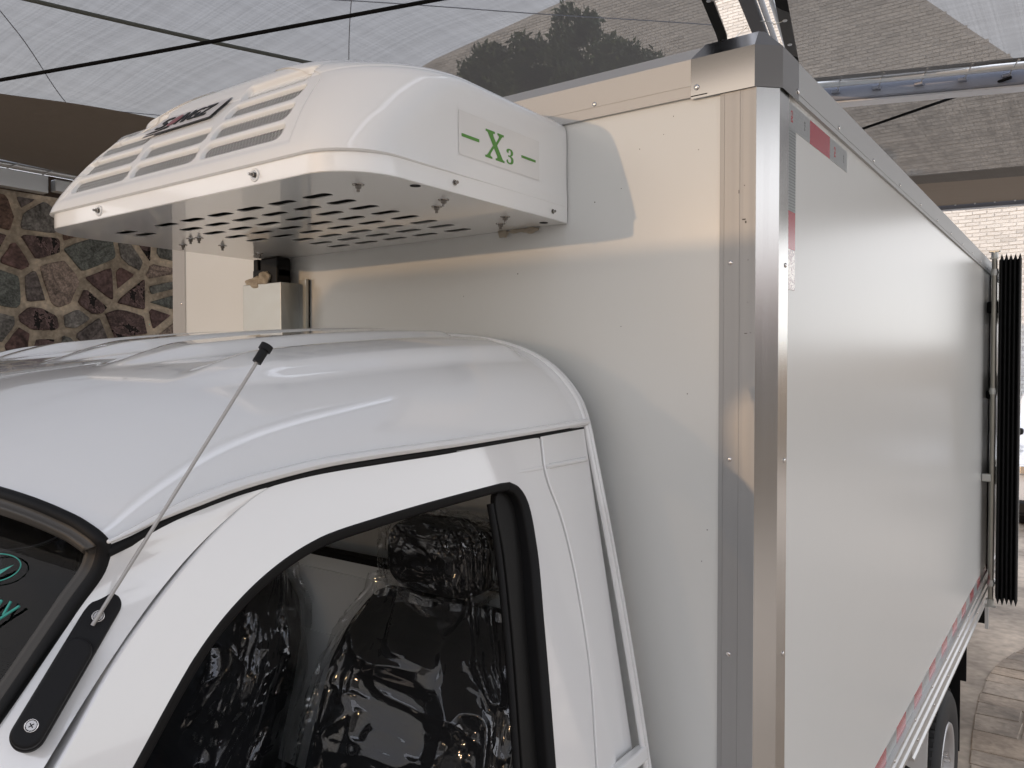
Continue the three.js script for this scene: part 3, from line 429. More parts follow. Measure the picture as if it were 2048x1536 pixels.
  const cv = new THREE.CatmullRomCurve3(full, false, 'centripetal'), N = 400, bandG = (prof) => { const P = []; const ctr = V(-0.95, -0.38, 1.28); return grid(prof.length - 1, N, (u, v) => { const c = cv.getPointAt(v), tg = cv.getTangentAt(v), nrm = V(0.0, 0.72, 0.7); if (c.x > -0.45) nrm.lerp(V(0.6, 0.5, 0.62), ss(-0.45, -0.33, c.x)); if (c.x < -1.45) nrm.lerp(V(-0.6, 0.5, 0.62), ss(-1.45, -1.57, c.x)); nrm.normalize(); const inn = nrm.clone().cross(tg).normalize(); if (inn.dot(ctr.clone().sub(c)) < 0) inn.negate(); const [s, h] = prof[Math.round(u * (prof.length - 1))]; return c.clone().addScaledVector(inn, s).addScaledVector(nrm, h); }); };
  const sealA = bandG([[-0.003, -0.004], [-0.002, 0.004], [0.002, 0.0065], [0.007, 0.0065], [0.0095, 0.003]]), sealB = bandG([[0.0095, 0.003], [0.012, 0.0], [0.016, 0.002], [0.0205, 0.002], [0.0225, -0.006]]);
  put('windscreen_seal', sealA, M.rubber, ws); put('windscreen_seal', sealB, std([0.045, 0.04, 0.034], 0.5), ws);
  // writing on the glass
  M.teal = std([0.05, 0.36, 0.30], 0.6);
  const onG = (x, y) => { let best = V(), bd = 9; for (let i = 0; i <= 40; i++) { const v = i / 40; const q = wC.getPoint(v), a = (x + 0.95) / (q.x + 0.95), k = 1 - Math.abs(a) ** 3, yy = q.y + 0.067 * k * (1 - 0.6 * v); if (Math.abs(yy - y) < bd) { bd = Math.abs(yy - y); best = V(x, yy, q.z + bulge * k); } } return best.add(V(0, 0.003, 0.003)); };
  const glassAt = (x, y) => { // refine between samples
    let lo = 0, hi = 1; for (let i = 0; i < 30; i++) { const v = (lo + hi) / 2, q = wC.getPoint(v), a = (x + 0.95) / (q.x + 0.95), k = 1 - Math.abs(a) ** 3; if (q.y + 0.067 * k * (1 - 0.6 * v) > y) lo = v; else hi = v; } const q = wC.getPoint(lo), a = (x + 0.95) / (q.x + 0.95), k = 1 - Math.abs(a) ** 3; return V(x, y, q.z + bulge * k - 0.002); };
  const el = []; for (let i = 0; i <= 48; i++) { const t = i / 48 * Math.PI * 2; el.push(glassAt(-0.4295 + 0.0265 * Math.cos(t), -0.1995 + 0.0125 * Math.sin(t))); }
  const stick = put('windscreen_sticker', tube(el, 0.0006, 120, 6), M.teal, ws, 'teal logo and lettering on the glass');
  const stroke = (pts, r) => put('sticker_stroke', tube(pts.map(([x, y]) => glassAt(x, y)), r, 20, 6), M.teal, stick);
  const leaf = poly([[-0.44, -0.213], [-0.425, -0.203], [-0.4105, -0.1955], [-0.418, -0.204], [-0.432, -0.215]]); { const g = new THREE.ShapeGeometry(leaf), p = g.attributes.position; for (let i = 0; i < p.count; i++) { const q = glassAt(p.getX(i), p.getY(i)); p.setXYZ(i, q.x, q.y, q.z + 0.0006); } g.computeVertexNormals(); put('sticker_leaf', g, M.teal, stick); }
  stroke([[-0.3815, -0.230], [-0.391, -0.2395], [-0.402, -0.251]], 0.0013); stroke([[-0.392, -0.2265], [-0.3915, -0.238]], 0.0013); stroke([[-0.401, -0.226], [-0.402, -0.243]], 0.0013); stroke([[-0.401, -0.226], [-0.416, -0.243]], 0.0013); stroke([[-0.4015, -0.237], [-0.4105, -0.2375]], 0.001);
  // cable on the inside of the glass
  const gi = (x, y) => glassAt(x, y).add(V(0, -0.012, -0.012));
  put('windscreen_cable', [tube([gi(-0.388, -0.158), gi(-0.41, -0.168), gi(-0.44, -0.175), gi(-0.47, -0.178)], 0.0017, 30, 6), tube([gi(-0.455, -0.177), gi(-0.444, -0.188), gi(-0.437, -0.215), gi(-0.425, -0.25), gi(-0.405, -0.285), gi(-0.37, -0.305)], 0.002, 40, 6)], M.black, ws);
  // nose below the windscreen
  put('cab_front', [grid(40, 16, (u, v) => { const q = wsP(u, 1); const t = v; return V(lerp(q.x, -0.95 + (q.x + 0.95) * 1.04, t), lerp(q.y, -1.25, t), q.z + 0.06 * Math.sin(t * 2.2)); })], M.paint, truck);
  put('front_bumper', rbx(-1.66, -0.24, -1.6, -1.25, 1.2, 1.5, 0.06, 3), M.paint, truck);
}
{ // antenna
  const p1 = V(-0.3275, -0.2235, 0.992), p2 = V(-0.3045, -0.337, 1.088), d = p2.clone().sub(p1), len = d.length(); d.normalize();
  const n0 = V(0.782, 0.492, 0.382), n = n0.addScaledVector(d, -n0.dot(d)).normalize(), w = n.clone().cross(d).normalize();
  const base = lay(roundRect(-len / 2, len / 2, -0.0145, 0.0145, 0.0142), 0.010, p1.clone().add(p2).multiplyScalar(0.5).addScaledVector(n, 0.0), d, w.clone().negate().negate(), 0.003, 3, 10);
  const C = d.clone().cross(w); const sgn = C.dot(n) > 0 ? 1 : -1;
  const g0 = lay(roundRect(-len / 2, len / 2, -0.0145, 0.0145, 0.0142), 0.007, p1.clone().add(p2).multiplyScalar(0.5).addScaledVector(n, -0.001), d, sgn > 0 ? w : w.clone().negate(), 0.003, 3, 10);
  const body = lay(roundRect(-len / 2 + 0.05, len / 2 - 0.0015, -0.0132, 0.0132, 0.0125), 0.006, p1.clone().add(p2).multiplyScalar(0.5).addScaledVector(n, 0.010), d, sgn > 0 ? w : w.clone().negate(), 0.0035, 3, 8);
  const base2 = put('antenna', [g0, body], phy([0.008, 0.008, 0.009], 0.62, { specularIntensity: 0.5, bumpMap: rep(nFine, 1), bumpScale: 0.0002 }), truck, 'black aerial base with thin steel rod');
  const foot = p1.clone().addScaledVector(d, 0.036).addScaledVector(n, 0.012), tip = V(-0.285, 0.017, 0.845), dir = tip.clone().sub(foot).normalize();
  put('aerial_rod', rod(foot, tip, 0.0019, 14), std([0.40, 0.39, 0.38], 0.5, { metalness: 0.5 }), base2);
  put('aerial_knob', [rod(tip.clone().addScaledVector(dir, -0.014), tip.clone().addScaledVector(dir, 0.003), 0.0052, 14), rod(tip.clone().addScaledVector(dir, 0.002), tip.clone().addScaledVector(dir, 0.009), 0.0072, 16)], M.black, base2);
  for (const k of [0.026, len - 0.02]) { const at = p1.clone().addScaledVector(d, k).addScaledVector(n, k < 0.05 ? 0.0095 : 0.0195); put('screw', [aim(new THREE.CylinderGeometry(0.0042, 0.0046, 0.0016, 18), n, at), aim(new THREE.TorusGeometry(0.0052, 0.0006, 6, 20).rotateX(Math.PI / 2), n, at)], M.chrome, base2); put('screw_slot', [aim(new THREE.BoxGeometry(0.0046, 0.0006, 0.0009), n, at.clone().addScaledVector(n, 0.001)), aim(new THREE.BoxGeometry(0.0009, 0.0006, 0.0046), n, at.clone().addScaledVector(n, 0.001))], M.black, base2); }
}
// ---- seats in plastic wrapping
function seatShape(cx, top, w, zTop, hr) {
  const back = (u, v, k = 0, wr = 0) => { const a = u * Math.PI * 2, y = lerp(top, -1.02, v), z0 = zTop + 0.16 * v + 0.02, hw = w * (0.62 + 0.38 * Math.sqrt(Math.min(1, v / 0.28))) * (1 + 0.04 * v) / 2 + k, hd = (0.055 + 0.03 * Math.min(1, v * 2)) * Math.min(1, 0.25 + v * 6) + k, ex = 0.55; const c = Math.cos(a), s = Math.sin(a); const r = 1 + wr; return V(cx + Math.sign(c) * Math.abs(c) ** ex * hw * r, y + (v < 0.02 ? k : 0), z0 + Math.sign(s) * Math.abs(s) ** ex * hd * r); };
  return back;
}
function ridged(x, y, s) { let r = 0, a = 0.55; for (let o = 0; o < 4; o++) { r += a * (1 - Math.abs(2 * vnoise(x, y, 4096, s + o) - 1)); x *= 2.1; y *= 2.1; a *= 0.5; } return r; }
M.fabric = std([0.010, 0.010, 0.011], 0.85, { bumpMap: rep(nFine, 2), bumpScale: 0.0006 });
const nFilm = tex(512, 512, gray((u, v) => { const w = fbm(u * 4, v * 4, 4, 3, 301) - 0.5, a = Math.abs(2 * vnoise(u * 12 + 3 * w, v * 4 + 2 * w, 12, 311) - 1), b = Math.abs(2 * vnoise(u * 26 + 4 * w, v * 9 + 5 * w, 26, 313) - 1), c = Math.abs(2 * vnoise(u * 50, v * 34, 50, 317) - 1), m = ss(0.45, 0.62, fbm(u * 5, v * 5, 5, 3, 319)); return 0.36 * (1 - a) ** 3 + 0.34 * (1 - b) ** 3 + 0.3 * (1 - c) ** 2 * m; }), false);
M.film = phy([0.97, 0.97, 0.97], 0.04, { transmission: 1, thickness: 0, ior: 1.8, bumpMap: nFilm, bumpScale: 0.009 });
{
  const mk = (cx, top, w, zTop, hr, seedK) => {
    const back = seatShape(cx, top, w, zTop);
    const seat = put('seat', [grid(60, 50, (u, v) => back(u, v)), rbx(cx - w / 2, cx + w / 2, -1.12, -0.98, zTop + 0.1, zTop + 0.62, 0.05, 4)], M.fabric, truck, hr ? 'black cloth driver seat in clear plastic wrap' : 'black cloth passenger seat in clear plastic wrap');
    const wrap = (u, v) => { // crumpled film: folds run down from the knot at the neck
      const f = ridged(u * 30 + seedK, v * 3.2 + 1.4 * Math.sin(u * 9), 31 + seedK) - 0.55, f2 = ridged(u * 60, v * 16, 51 + seedK) - 0.55;
      const g1 = (1 - Math.abs(2 * vnoise(u * 22 + 1.5 * Math.sin(v * 4), v * 2.2, 22, 63 + seedK) - 1)) ** 4; const q = back(u, v, 0.008 + 0.018 * g1 + 0.014 * ss(0.1, 0.5, v) * vnoise(u * 10, v * 5, 10, 77) + 0.005 * Math.max(0, f) + 0.002 * f2); if (v < 0.06) q.y += 0.02 * (1 - v / 0.06) * vnoise(u * 20, 1, 20, 5); q.u = u * 1.2; q.v = v * 0.7; return q; };
    put('plastic_cover', grid(260, 160, wrap), M.film, seat);
    if (hr) {
      const [hx, hy, hz] = hr; const head = (u, v, k = 0, n = 0) => { const a = u * Math.PI * 2, b = (v - 0.5) * Math.PI, e = 0.62, c = Math.cos(b), q = (t) => Math.sign(t) * Math.abs(t) ** e; const r = 1 + n; return V(hx + q(Math.cos(a)) * q(c) * (0.125 + k) * r, hy + q(Math.sin(b)) * (0.073 + k) * r, hz + q(Math.sin(a)) * q(c) * (0.05 + k) * r); };
      const h = put('headrest', [grid(48, 32, (u, v) => head(u, v)), rod(V(hx - 0.06, hy, hz), V(hx - 0.06, top - 0.05, zTop + 0.02), 0.006), rod(V(hx + 0.06, hy, hz), V(hx + 0.06, top - 0.05, zTop + 0.02), 0.006)], M.fabric, truck, 'black headrest in clear plastic wrap');
      put('plastic_cover', grid(220, 120, (u, v) => { const f = ridged(u * 22 + 3, v * 5, 91) - 0.5, f2 = ridged(u * 50, v * 20, 97) - 0.5; const q = head(u, v, 0.012 + 0.016 * Math.max(0, f) + 0.005 * f2); if (v < 0.2) { const t = 1 - v / 0.2; q.y -= 0.04 * t; } q.u = u; q.v = v * 0.5; return q; }), M.film, h);
    }
  };
  mk(-0.60, -0.465, 0.50, 0.16, [-0.592, -0.375, 0.20], 3);
  mk(-1.27, -0.50, 0.42, 0.14, null, 8);
}
// ---- wheels, flaps, chassis
{
  const rub = std([0.022, 0.022, 0.022], 0.75, { bumpMap: rep(nFine, 2), bumpScale: 0.001 });
  const tyreP = [[0.19, -0.07], [0.20, -0.083], [0.25, -0.092], [0.295, -0.09], [0.315, -0.08], [0.326, -0.066], [0.33, -0.05], [0.33, 0.05], [0.326, 0.066], [0.315, 0.08], [0.295, 0.09], [0.25, 0.092], [0.20, 0.083], [0.19, 0.07]];
  const wheelAt = (x, z, out) => {
    const g = new THREE.Group(); g.name = 'wheel'; truck.add(g); origin.set(g, origin.get(truck));
    const ty = new THREE.LatheGeometry(tyreP.map(([r, h]) => new THREE.Vector2(r, h)), 72).rotateZ(Math.PI / 2);
    const lugs = []; for (let k = 0; k < 60; k++) for (const s of [-1, 1]) { const a = (k + (s > 0 ? 0.5 : 0)) / 60 * Math.PI * 2, l = new THREE.BoxGeometry(0.052, 0.007, 0.02); l.translate(s * 0.044, 0.331, 0); l.rotateX(a); lugs.push(noUV(l)); }
    put('tyre', [noUV(ty), ...lugs].map((q) => q.translate(x, -1.67, z)), rub, g);
    const rim = new THREE.LatheGeometry([[0.0, 0.02], [0.05, 0.025], [0.06, 0.06], [0.085, 0.062], [0.095, 0.03], [0.13, 0.018], [0.155, 0.035], [0.168, 0.07], [0.178, 0.085], [0.193, 0.088], [0.197, 0.08], [0.19, 0.06], [0.185, -0.07]].map(([r, h]) => new THREE.Vector2(r, h)), 64); rim.rotateZ(out > 0 ? -Math.PI / 2 : Math.PI / 2); rim.translate(x, -1.67, z);
    put('rim', rim, std([0.55, 0.55, 0.56], 0.35, { metalness: 0.7 }), g);
    for (let k = 0; k < 5; k++) { const a = k / 5 * 6.283; put('wheel_nut', aim(new THREE.CylinderGeometry(0.011, 0.012, 0.025, 6), V(out, 0, 0), V(x + out * 0.075, -1.67 + 0.073 * Math.cos(a), z + 0.073 * Math.sin(a))), M.chrome, g); }
  };
  wheelAt(-0.10, -2.3, 1); wheelAt(-W + 0.10, -2.3, -1); wheelAt(-0.32, 0.95, 1); wheelAt(-W + 0.32, 0.95, -1);
  put('chassis_rail', [bx(-0.62, -0.55, -1.5, -1.25, -L, 1.2), bx(-1.35, -1.28, -1.5, -1.25, -L, 1.2), bx(-1.5, -0.4, -1.72, -1.62, -2.35, -2.25), bx(-1.4, -0.5, -1.6, -1.5, -0.9, -0.2)], M.black, truck);
  put('wheel_guard', [lay(poly([[0, 0], [0.005, -0.19], [0.115, -0.235], [0.12, 0]]), 0.003, V(-0.13, -1.245, -1.79), X, Y, 0.001)], M.paint, truck, 'white metal guard ahead of the rear wheel');
  put('guard_bolt', aim(new THREE.CylinderGeometry(0.007, 0.007, 0.004, 12), Z, V(-0.06, -1.42, -1.786)), M.black, truck);
  put('mudflap', [bx(-0.2, 0.005, -1.42, -1.24, -2.72, -2.71), bx(-0.2, -0.02, -1.75, -1.24, -2.73, -2.722)], M.rubber, truck, 'black rubber mudflap behind the rear wheel');
  put('rear_flap', [bx(-0.18, -0.012, -1.405, -1.24, -3.66, -3.652)], M.rubber, truck); put('flap_bracket', bx(-0.012, 0.006, -1.43, -1.235, -3.675, -3.645), M.paint, truck, 'white bracket at the rear of the skirt');
}
// ---- rear door folded forward along the side
{
  const hinge = [0.03, -L + 0.02], fr = [0.062, -3.3], dx = (hinge[0] - fr[0]), dz = hinge[1] - fr[1], ln = Math.hypot(dx, dz), ux = dx / ln, uz = dz / ln, nx = -uz, nz = ux; // nx outwards
  const P = (a, b, y) => V(fr[0] + ux * a + nx * b, y, fr[1] + uz * a + nz * b), yt = 0.54, yb = -1.165;
  const quad = [[0.02, 0], [ln, 0], [ln, 0.08], [0.02, 0.08]];
  const sh = poly(quad.map(([a, b]) => { const p = P(a, b, 0); return [p.x, -p.z]; }));
  const g = new THREE.ExtrudeGeometry(sh, { depth: yt - yb, bevelEnabled: false }); g.rotateX(-Math.PI / 2); g.translate(0, yb, 0);
  const door = put('rear_door', boxUV(g), M.panel, truck, 'rear door folded forward along the side');
  // pleated gasket on the free edge: five ribs with saw-tooth ends
  const prof = []; const B0 = 0.002, B1 = 0.098, n = 5; for (let k = 0; k < n; k++) { const b = lerp(B0, B1, k / n), e = lerp(B0, B1, (k + 1) / n); prof.push([0.012, b], [-0.003, b + 0.003], [-0.012, lerp(b, e, 0.55)], [-0.006, e - 0.003]); } prof.push([0.012, B1], [0.022, B1], [0.022, B0]);
  const rowsY = 30, geoR = [];
  for (let k = 0; k < n; k++) { const b = lerp(B0, B1, k / n), e = lerp(B0, B1, (k + 1) / n), m = lerp(b, e, 0.55);
    geoR.push(grid(8, 24, (u, v) => { const t = u, bb = lerp(b, e, t), a = 0.010 - 0.022 * Math.sin(Math.PI * Math.min(1, t * 1.02)) ** 0.8, tooth = Math.max(0, 1 - Math.abs(t - 0.62) / 0.42) * 0.03, y = v < 0.001 ? yb - tooth * 0.9 - 0.012 * hash(k, 3, 2) : v > 0.999 ? yt + tooth * (0.75 + 0.4 * hash(k, 9, 4)) : lerp(yb, yt, v); return P(a, bb, y); })); }
  put('door_gasket', [...geoR.map(noUV), noUV(new THREE.BoxGeometry(0.02, yt - yb, 0.094).applyMatrix4(new THREE.Matrix4().makeBasis(V(ux, 0, uz), Y, V(nx, 0, nz)).setPosition(P(0.022, 0.049, (yt + yb) / 2))))], M.rubber, door, 'black ribbed rubber gasket');
  // locking rod with cam ends, keepers and brackets, on the face turned to the box
  const rb = -0.018, ra = 0.01; const rp = (y) => P(ra, rb, y);
  const bar = put('locking_rod', [rod(rp(yb - 0.03), rp(yt + 0.025), 0.0125, 16)], std([0.34, 0.33, 0.29], 0.4, { metalness: 0.9 }), door, 'galvanised locking rod');
  const cam = (y, s) => [rbx(-0.5, 0.5, -0.5, 0.5, -0.5, 0.5, 0.1).scale(0.05, 0.006, 0.03).translate(rp(0).x, y, rp(0).z), rbx(-0.5, 0.5, -0.5, 0.5, -0.5, 0.5, 0.1).scale(0.036, 0.006, 0.03).translate(rp(0).x - 0.003, y - s * 0.034, rp(0).z), rod(rp(y), rp(y - s * 0.034), 0.016, 14)];
  put('lock_cam', [...cam(yt + 0.045, 1).map(noUV)], M.galv, bar); put('lock_cam', [...cam(yb - 0.05, -1).map(noUV)], M.galv, bar);
  for (const y of [yt - 0.06, 0.0 - 0.12, yb + 0.07]) put('rod_bracket', [rod(rp(y - 0.016), rp(y + 0.016), 0.0165, 14), rod(rp(y - 0.005), rp(y + 0.005), 0.019, 14)], M.galv, bar);
  put('lock_handle', [rod(rp(-0.56), P(0.16, rb - 0.006, -0.57), 0.01, 10), rbx(-0.03, 0.012, -0.02, 0.02, -0.02, 0.02, 0.005).translate(rp(0).x - 0.015, -0.56, rp(0).z)], M.galv, bar);
  for (const y of [0.33, -0.1, -0.62]) put('door_hinge', [rod(V(0.015, y - 0.07, -L + 0.01), V(0.015, y + 0.07, -L + 0.01), 0.014, 12), bx(-0.0, 0.006, y - 0.05, y + 0.05, -L + 0.02, -L + 0.2)], M.galv, truck);
  put('door_stop', [rbx(-0.003, 0.05, 0.285, 0.345, -3.52, -3.46, 0.008)], M.rubber, truck, 'black rubber door stop'); put('door_stop', [rbx(-0.003, 0.04, -0.165, -0.12, -3.52, -3.47, 0.008)], M.rubber, truck, 'black rubber door stop');
  put('panel_joint', bx(-0.0028, 0.0012, yB, yRail, -3.615, -3.605), M.rubber, truck);
}

// ================================================================ SURROUNDINGS
// ---- house with a wall of coloured field stones, left of the truck
{
  const hx = -5.0, z0 = -5.6, z1 = 2.4, yTop = 1.10, house = thing('stone_house', 'house wall of maroon and grey-green field stones in pale mortar, left of the truck', 'house', hx, -2.0, -1.6);
  M.mortar = std([0.84, 0.76, 0.66], 0.95, { map: rep(tex(512, 512, (u, v) => { const a = fbm(u * 10, v * 10, 10, 6, 61), b = fbm(u * 90, v * 90, 90, 2, 63), k = 0.55 + 0.5 * a + 0.2 * (b - 0.5); return [k, k * 0.97, k * 0.92]; }), 0.7), bumpMap: rep(nMid, 3), bumpScale: 0.02 });
  put('wall', bx(hx - 0.35, hx, -2.0, yTop, z0, z1), M.mortar, house);
  const stoneTex = [0, 1, 2].map((k) => tex(256, 256, (u, v) => { const a = fbm(u * 5, v * 9, 9 * 5, 5, 71 + k * 9), b = fbm(u * 40, v * 40, 40, 3, 75 + k), c = fbm(u * 4 + 2 * a, v * 4, 4, 4, 79 + k), t = k === 2 ? ss(0.56, 0.66, c) * 0.8 : 0; const q = 0.62 + 0.5 * (a - 0.5) + 0.45 * (b - 0.5) + t * 0.6; return [q, q, q]; }));
  const cols = [[0.13, 0.078, 0.07], [0.115, 0.072, 0.068], [0.145, 0.148, 0.135], [0.135, 0.115, 0.108], [0.16, 0.152, 0.14], [0.125, 0.078, 0.06], [0.165, 0.128, 0.122], [0.27, 0.21, 0.175], [0.105, 0.07, 0.066], [0.125, 0.135, 0.122]];
  const SM = cols.map((c, i) => std(c.map((q) => q * 2.9), 0.8, { map: rep(stoneTex[i === 6 || i === 8 ? 2 : i % 2], 1.6 + 0.2 * i), bumpMap: rep(nMid, 4), bumpScale: 0.006 }));
  // irregular cells by clipping against the bisectors of jittered sites
  seed = 4711; const sites = []; const cw = 0.235, chh = 0.175; let row = 0;
  for (let y = -0.62; y < yTop + 0.25; y += chh, row++) for (let z = -3.35; z < 0.6; z += cw) sites.push([z + (row % 2) * cw / 2 + rnd(-0.48, 0.48) * cw, y + rnd(-0.48, 0.48) * chh, rnd(0.3, 1.7)]);
  sites.forEach(([sz, sy, wgt], i) => {
    let P = [[sz - 0.5, sy - 0.5], [sz + 0.5, sy - 0.5], [sz + 0.5, sy + 0.5], [sz - 0.5, sy + 0.5]];
    const clip = (nx, ny, d) => { const o = []; for (let k = 0; k < P.length; k++) { const a = P[k], b = P[(k + 1) % P.length], da = a[0] * nx + a[1] * ny - d, db = b[0] * nx + b[1] * ny - d; if (da <= 0) o.push(a); if (da * db < 0) { const t = da / (da - db); o.push([lerp(a[0], b[0], t), lerp(a[1], b[1], t)]); } } P = o; };
    sites.forEach(([qz, qy], j) => { if (i === j) return; const nx = qz - sz, ny = qy - sy, l = Math.hypot(nx, ny); if (l > 1) return; const gap = 0.012 + 0.018 * hash(Math.min(i, j), Math.max(i, j), 3); clip(nx / l, ny / l, (sz * nx + sy * ny) / l + l * (0.5 + 0.13 * (wgt - sites[j][2])) - gap); });
    clip(0, 1, yTop - 0.03); clip(-1, 0, 3.45); clip(1, 0, 0.7);
    if (P.length < 3) return; const ar = Math.abs(THREE.ShapeUtils.area(P.map(([x, y]) => new THREE.Vector2(x, y)))); if (ar < 0.004) return;
    // drop tiny edges, wear the corners
    let Q = P; for (let it = 0; it < 2; it++) { if (it && hash(i, 4, 4) < 0.4) continue; const o = []; Q.forEach((a, k) => { const b = Q[(k + 1) % Q.length], t = it ? 0.22 : 0.05 + 0.1 * hash(i, k, 7); o.push([lerp(a[0], b[0], t), lerp(a[1], b[1], t)], [lerp(a[0], b[0], 1 - t), lerp(a[1], b[1], 1 - t)]); }); Q = o; }
    Q = Q.map(([a, b], k) => [a + 0.006 * (hash(i, k, 13) - 0.5), b + 0.006 * (hash(k, i, 17) - 0.5)]);
    const dep = 0.008 + 0.016 * hash(i, 1, 9), g = lay(poly(Q.map(([z, y]) => [-z, y])), dep, V(hx - 0.005, 0, 0), nZ, Y, 0.007, 2); // outward +x
    const p = g.attributes.position, uv = g.attributes.uv, an = hash(i, 5, 1) * 6; for (let k = 0; k < p.count; k++) { const a = p.getZ(k) - sz, b = p.getY(k) - sy; uv.setXY(k, a * Math.cos(an) - b * Math.sin(an) + hash(i, 2, 2), a * Math.sin(an) + b * Math.cos(an)); }
    put('stone', g, SM[Math.floor(hash(i, 8, 21) * SM.length)], house);
  });
  M.brownWall = std([0.16, 0.125, 0.10], 0.95, { map: rep(nGround, 0.5) });
  put('upper_wall', bx(hx - 0.34, hx - 0.03, yTop, 1.24, z0, z1), M.brownWall, house, 'brown rendered band above the stones');
}
// ---- painted brick gable behind the truck
{
  const wz = -14.9, gab = thing('brick_gable', 'tall white painted brick gable lit by the sun behind the nets', 'building', -4, -2.0, wz);
  M.whiteWall = std([0.50, 0.51, 0.515], 0.9);
  const top = [[-19, 7.2], [-14, 8.3], [-9.5, 8.8], [-5, 9.6], [-2.2, 6.8], [-1, 5.6], [0.4, 4.2], [1.2, 3.6]];
  put('wall', lay(poly([[-19, -2], [1.2, -2], ...top.slice().reverse()]), 0.3, V(0, 0, wz - 0.3), X, Y), M.whiteWall, gab);
  const bm = []; const br = rbx(-0.105, 0.105, -0.027, 0.027, -0.006, 0.006, 0.005, 1); seed = 99; const pos = [];
  let row = 0; for (let y = -1.95; y < 9.2; y += 0.065, row++) for (let x = -18.8 + (row % 2) * 0.11; x < 1.05; x += 0.22) { if (y < 0.8 && x < -1.6) continue; if (y > pl2(top, x) - 0.06) continue; pos.push([x, y]); }
  const im = new THREE.InstancedMesh(br, M.brickPaint = std([0.58, 0.60, 0.61], 0.85, { bumpMap: rep(nMid, 6), bumpScale: 0.01 }), pos.length); const m4 = new THREE.Matrix4(), col = new THREE.Color(), e = new THREE.Euler(), q = new THREE.Quaternion();
  pos.forEach(([x, y], i) => { e.set(rnd(-0.03, 0.03), rnd(-0.03, 0.03), rnd(-0.02, 0.02)); m4.compose(V(x + 4 + rnd(-0.006, 0.006), y + 2 + rnd(-0.004, 0.004), rnd(0.0, 0.008)), q.setFromEuler(e), V(1, 1, 1)); im.setMatrixAt(i, m4); const k = rnd() < 0.12 ? rnd(0.75, 0.9) : rnd(0.92, 1.05); const st = 0.78 + 0.44 * fbm((x + 20) * 0.5, (y + 3) * 0.35, 64, 4, 401); col.setRGB(k * st, k * st * 0.985, k * st * 0.96); im.setColorAt(i, col); });
  im.name = 'bricks'; im.userData.kind = 'stuff'; im.castShadow = im.receiveShadow = true; gab.add(im);
}
function pl2(t, x) { for (let i = 1; i < t.length; i++) if (x <= t[i][0]) return lerp(t[i - 1][1], t[i][1], (x - t[i - 1][0]) / (t[i][0] - t[i - 1][0])); return t[t.length - 1][1]; }
// ---- tree behind the box
{
  const tx = -5.9, tz = -8.0, tree = thing('leafy_tree', 'dark leafy tree seen through the net above the truck box', 'tree', tx, -2.0, tz); seed = 321;
  M.bark = std([0.07, 0.055, 0.04], 0.9, { bumpMap: rep(nMid, 8), bumpScale: 0.02 });
  const limbs = [new THREE.CylinderGeometry(0.11, 0.17, 4.2, 10).translate(tx, 0.1, tz)], tips = [];
  for (let k = 0; k < 14; k++) { const a = rnd(0, 6.28), b = V(tx + rnd(0.5, 1.9) * Math.cos(a), rnd(2.6, 3.9), tz + rnd(0.5, 1.3) * Math.sin(a)), s = V(tx, rnd(1.2, 2.1), tz); limbs.push(tube([s, s.clone().lerp(b, 0.5).add(V(0, 0.25, 0)), b], 0.035, 8, 6)); tips.push(b); }
  put('trunk', limbs.map(noUV), M.bark, tree);
  const leaf = new THREE.BufferGeometry(); leaf.setAttribute('position', new THREE.Float32BufferAttribute([0, 0, 0, 0.02, 0.032, 0.006, 0, 0.075, -0.005, -0.02, 0.032, 0.006], 3)); leaf.setIndex([0, 1, 2, 0, 2, 3]); leaf.computeVertexNormals();
  const N = 40000, im = new THREE.InstancedMesh(leaf, phy([0.055, 0.085, 0.03], 0.7, { transmission: 0.3, thickness: 0 }), N), m4 = new THREE.Matrix4(), q = new THREE.Quaternion(), e = new THREE.Euler(), col = new THREE.Color(); const cl = [];
  const crownTop = (x) => 4.12 + 0.28 * Math.sin(x * 2.3 + 1.0) * Math.sin(x * 1.1 + 0.4) + 0.22 * ss(-7.6, -5.6, x) * ss(-4.1, -5.2, x);
  for (let k = 0; k < 190; k++) { const x = tx + rnd(-2.1, 1.8), t = crownTop(x); cl.push(V(x, t - 0.02 - 1.5 * rnd() ** 1.6, tz + rnd(-0.7, 0.7))); }
  for (let i = 0; i < N; i++) { const c = cl[Math.floor(rnd() * cl.length)], r = 0.17 * Math.cbrt(rnd()), a = rnd(0, 6.28), b = Math.acos(rnd(-1, 1)); e.set(rnd(0, 6.28), rnd(0, 6.28), rnd(0, 6.28)); const s = rnd(0.7, 1.5); m4.compose(V(c.x + r * Math.sin(b) * Math.cos(a) - tx, c.y + r * Math.cos(b) * 0.8 + 2, c.z + r * Math.sin(b) * Math.sin(a) - tz), q.setFromEuler(e), V(s, s, s)); im.setMatrixAt(i, m4); const k = rnd(0.6, 1.4); col.setRGB(k, k, k * rnd(0.7, 1.1)); im.setColorAt(i, col); }
  im.name = 'crown'; im.userData.kind = 'stuff'; im.castShadow = im.receiveShadow = true; tree.add(im);
}
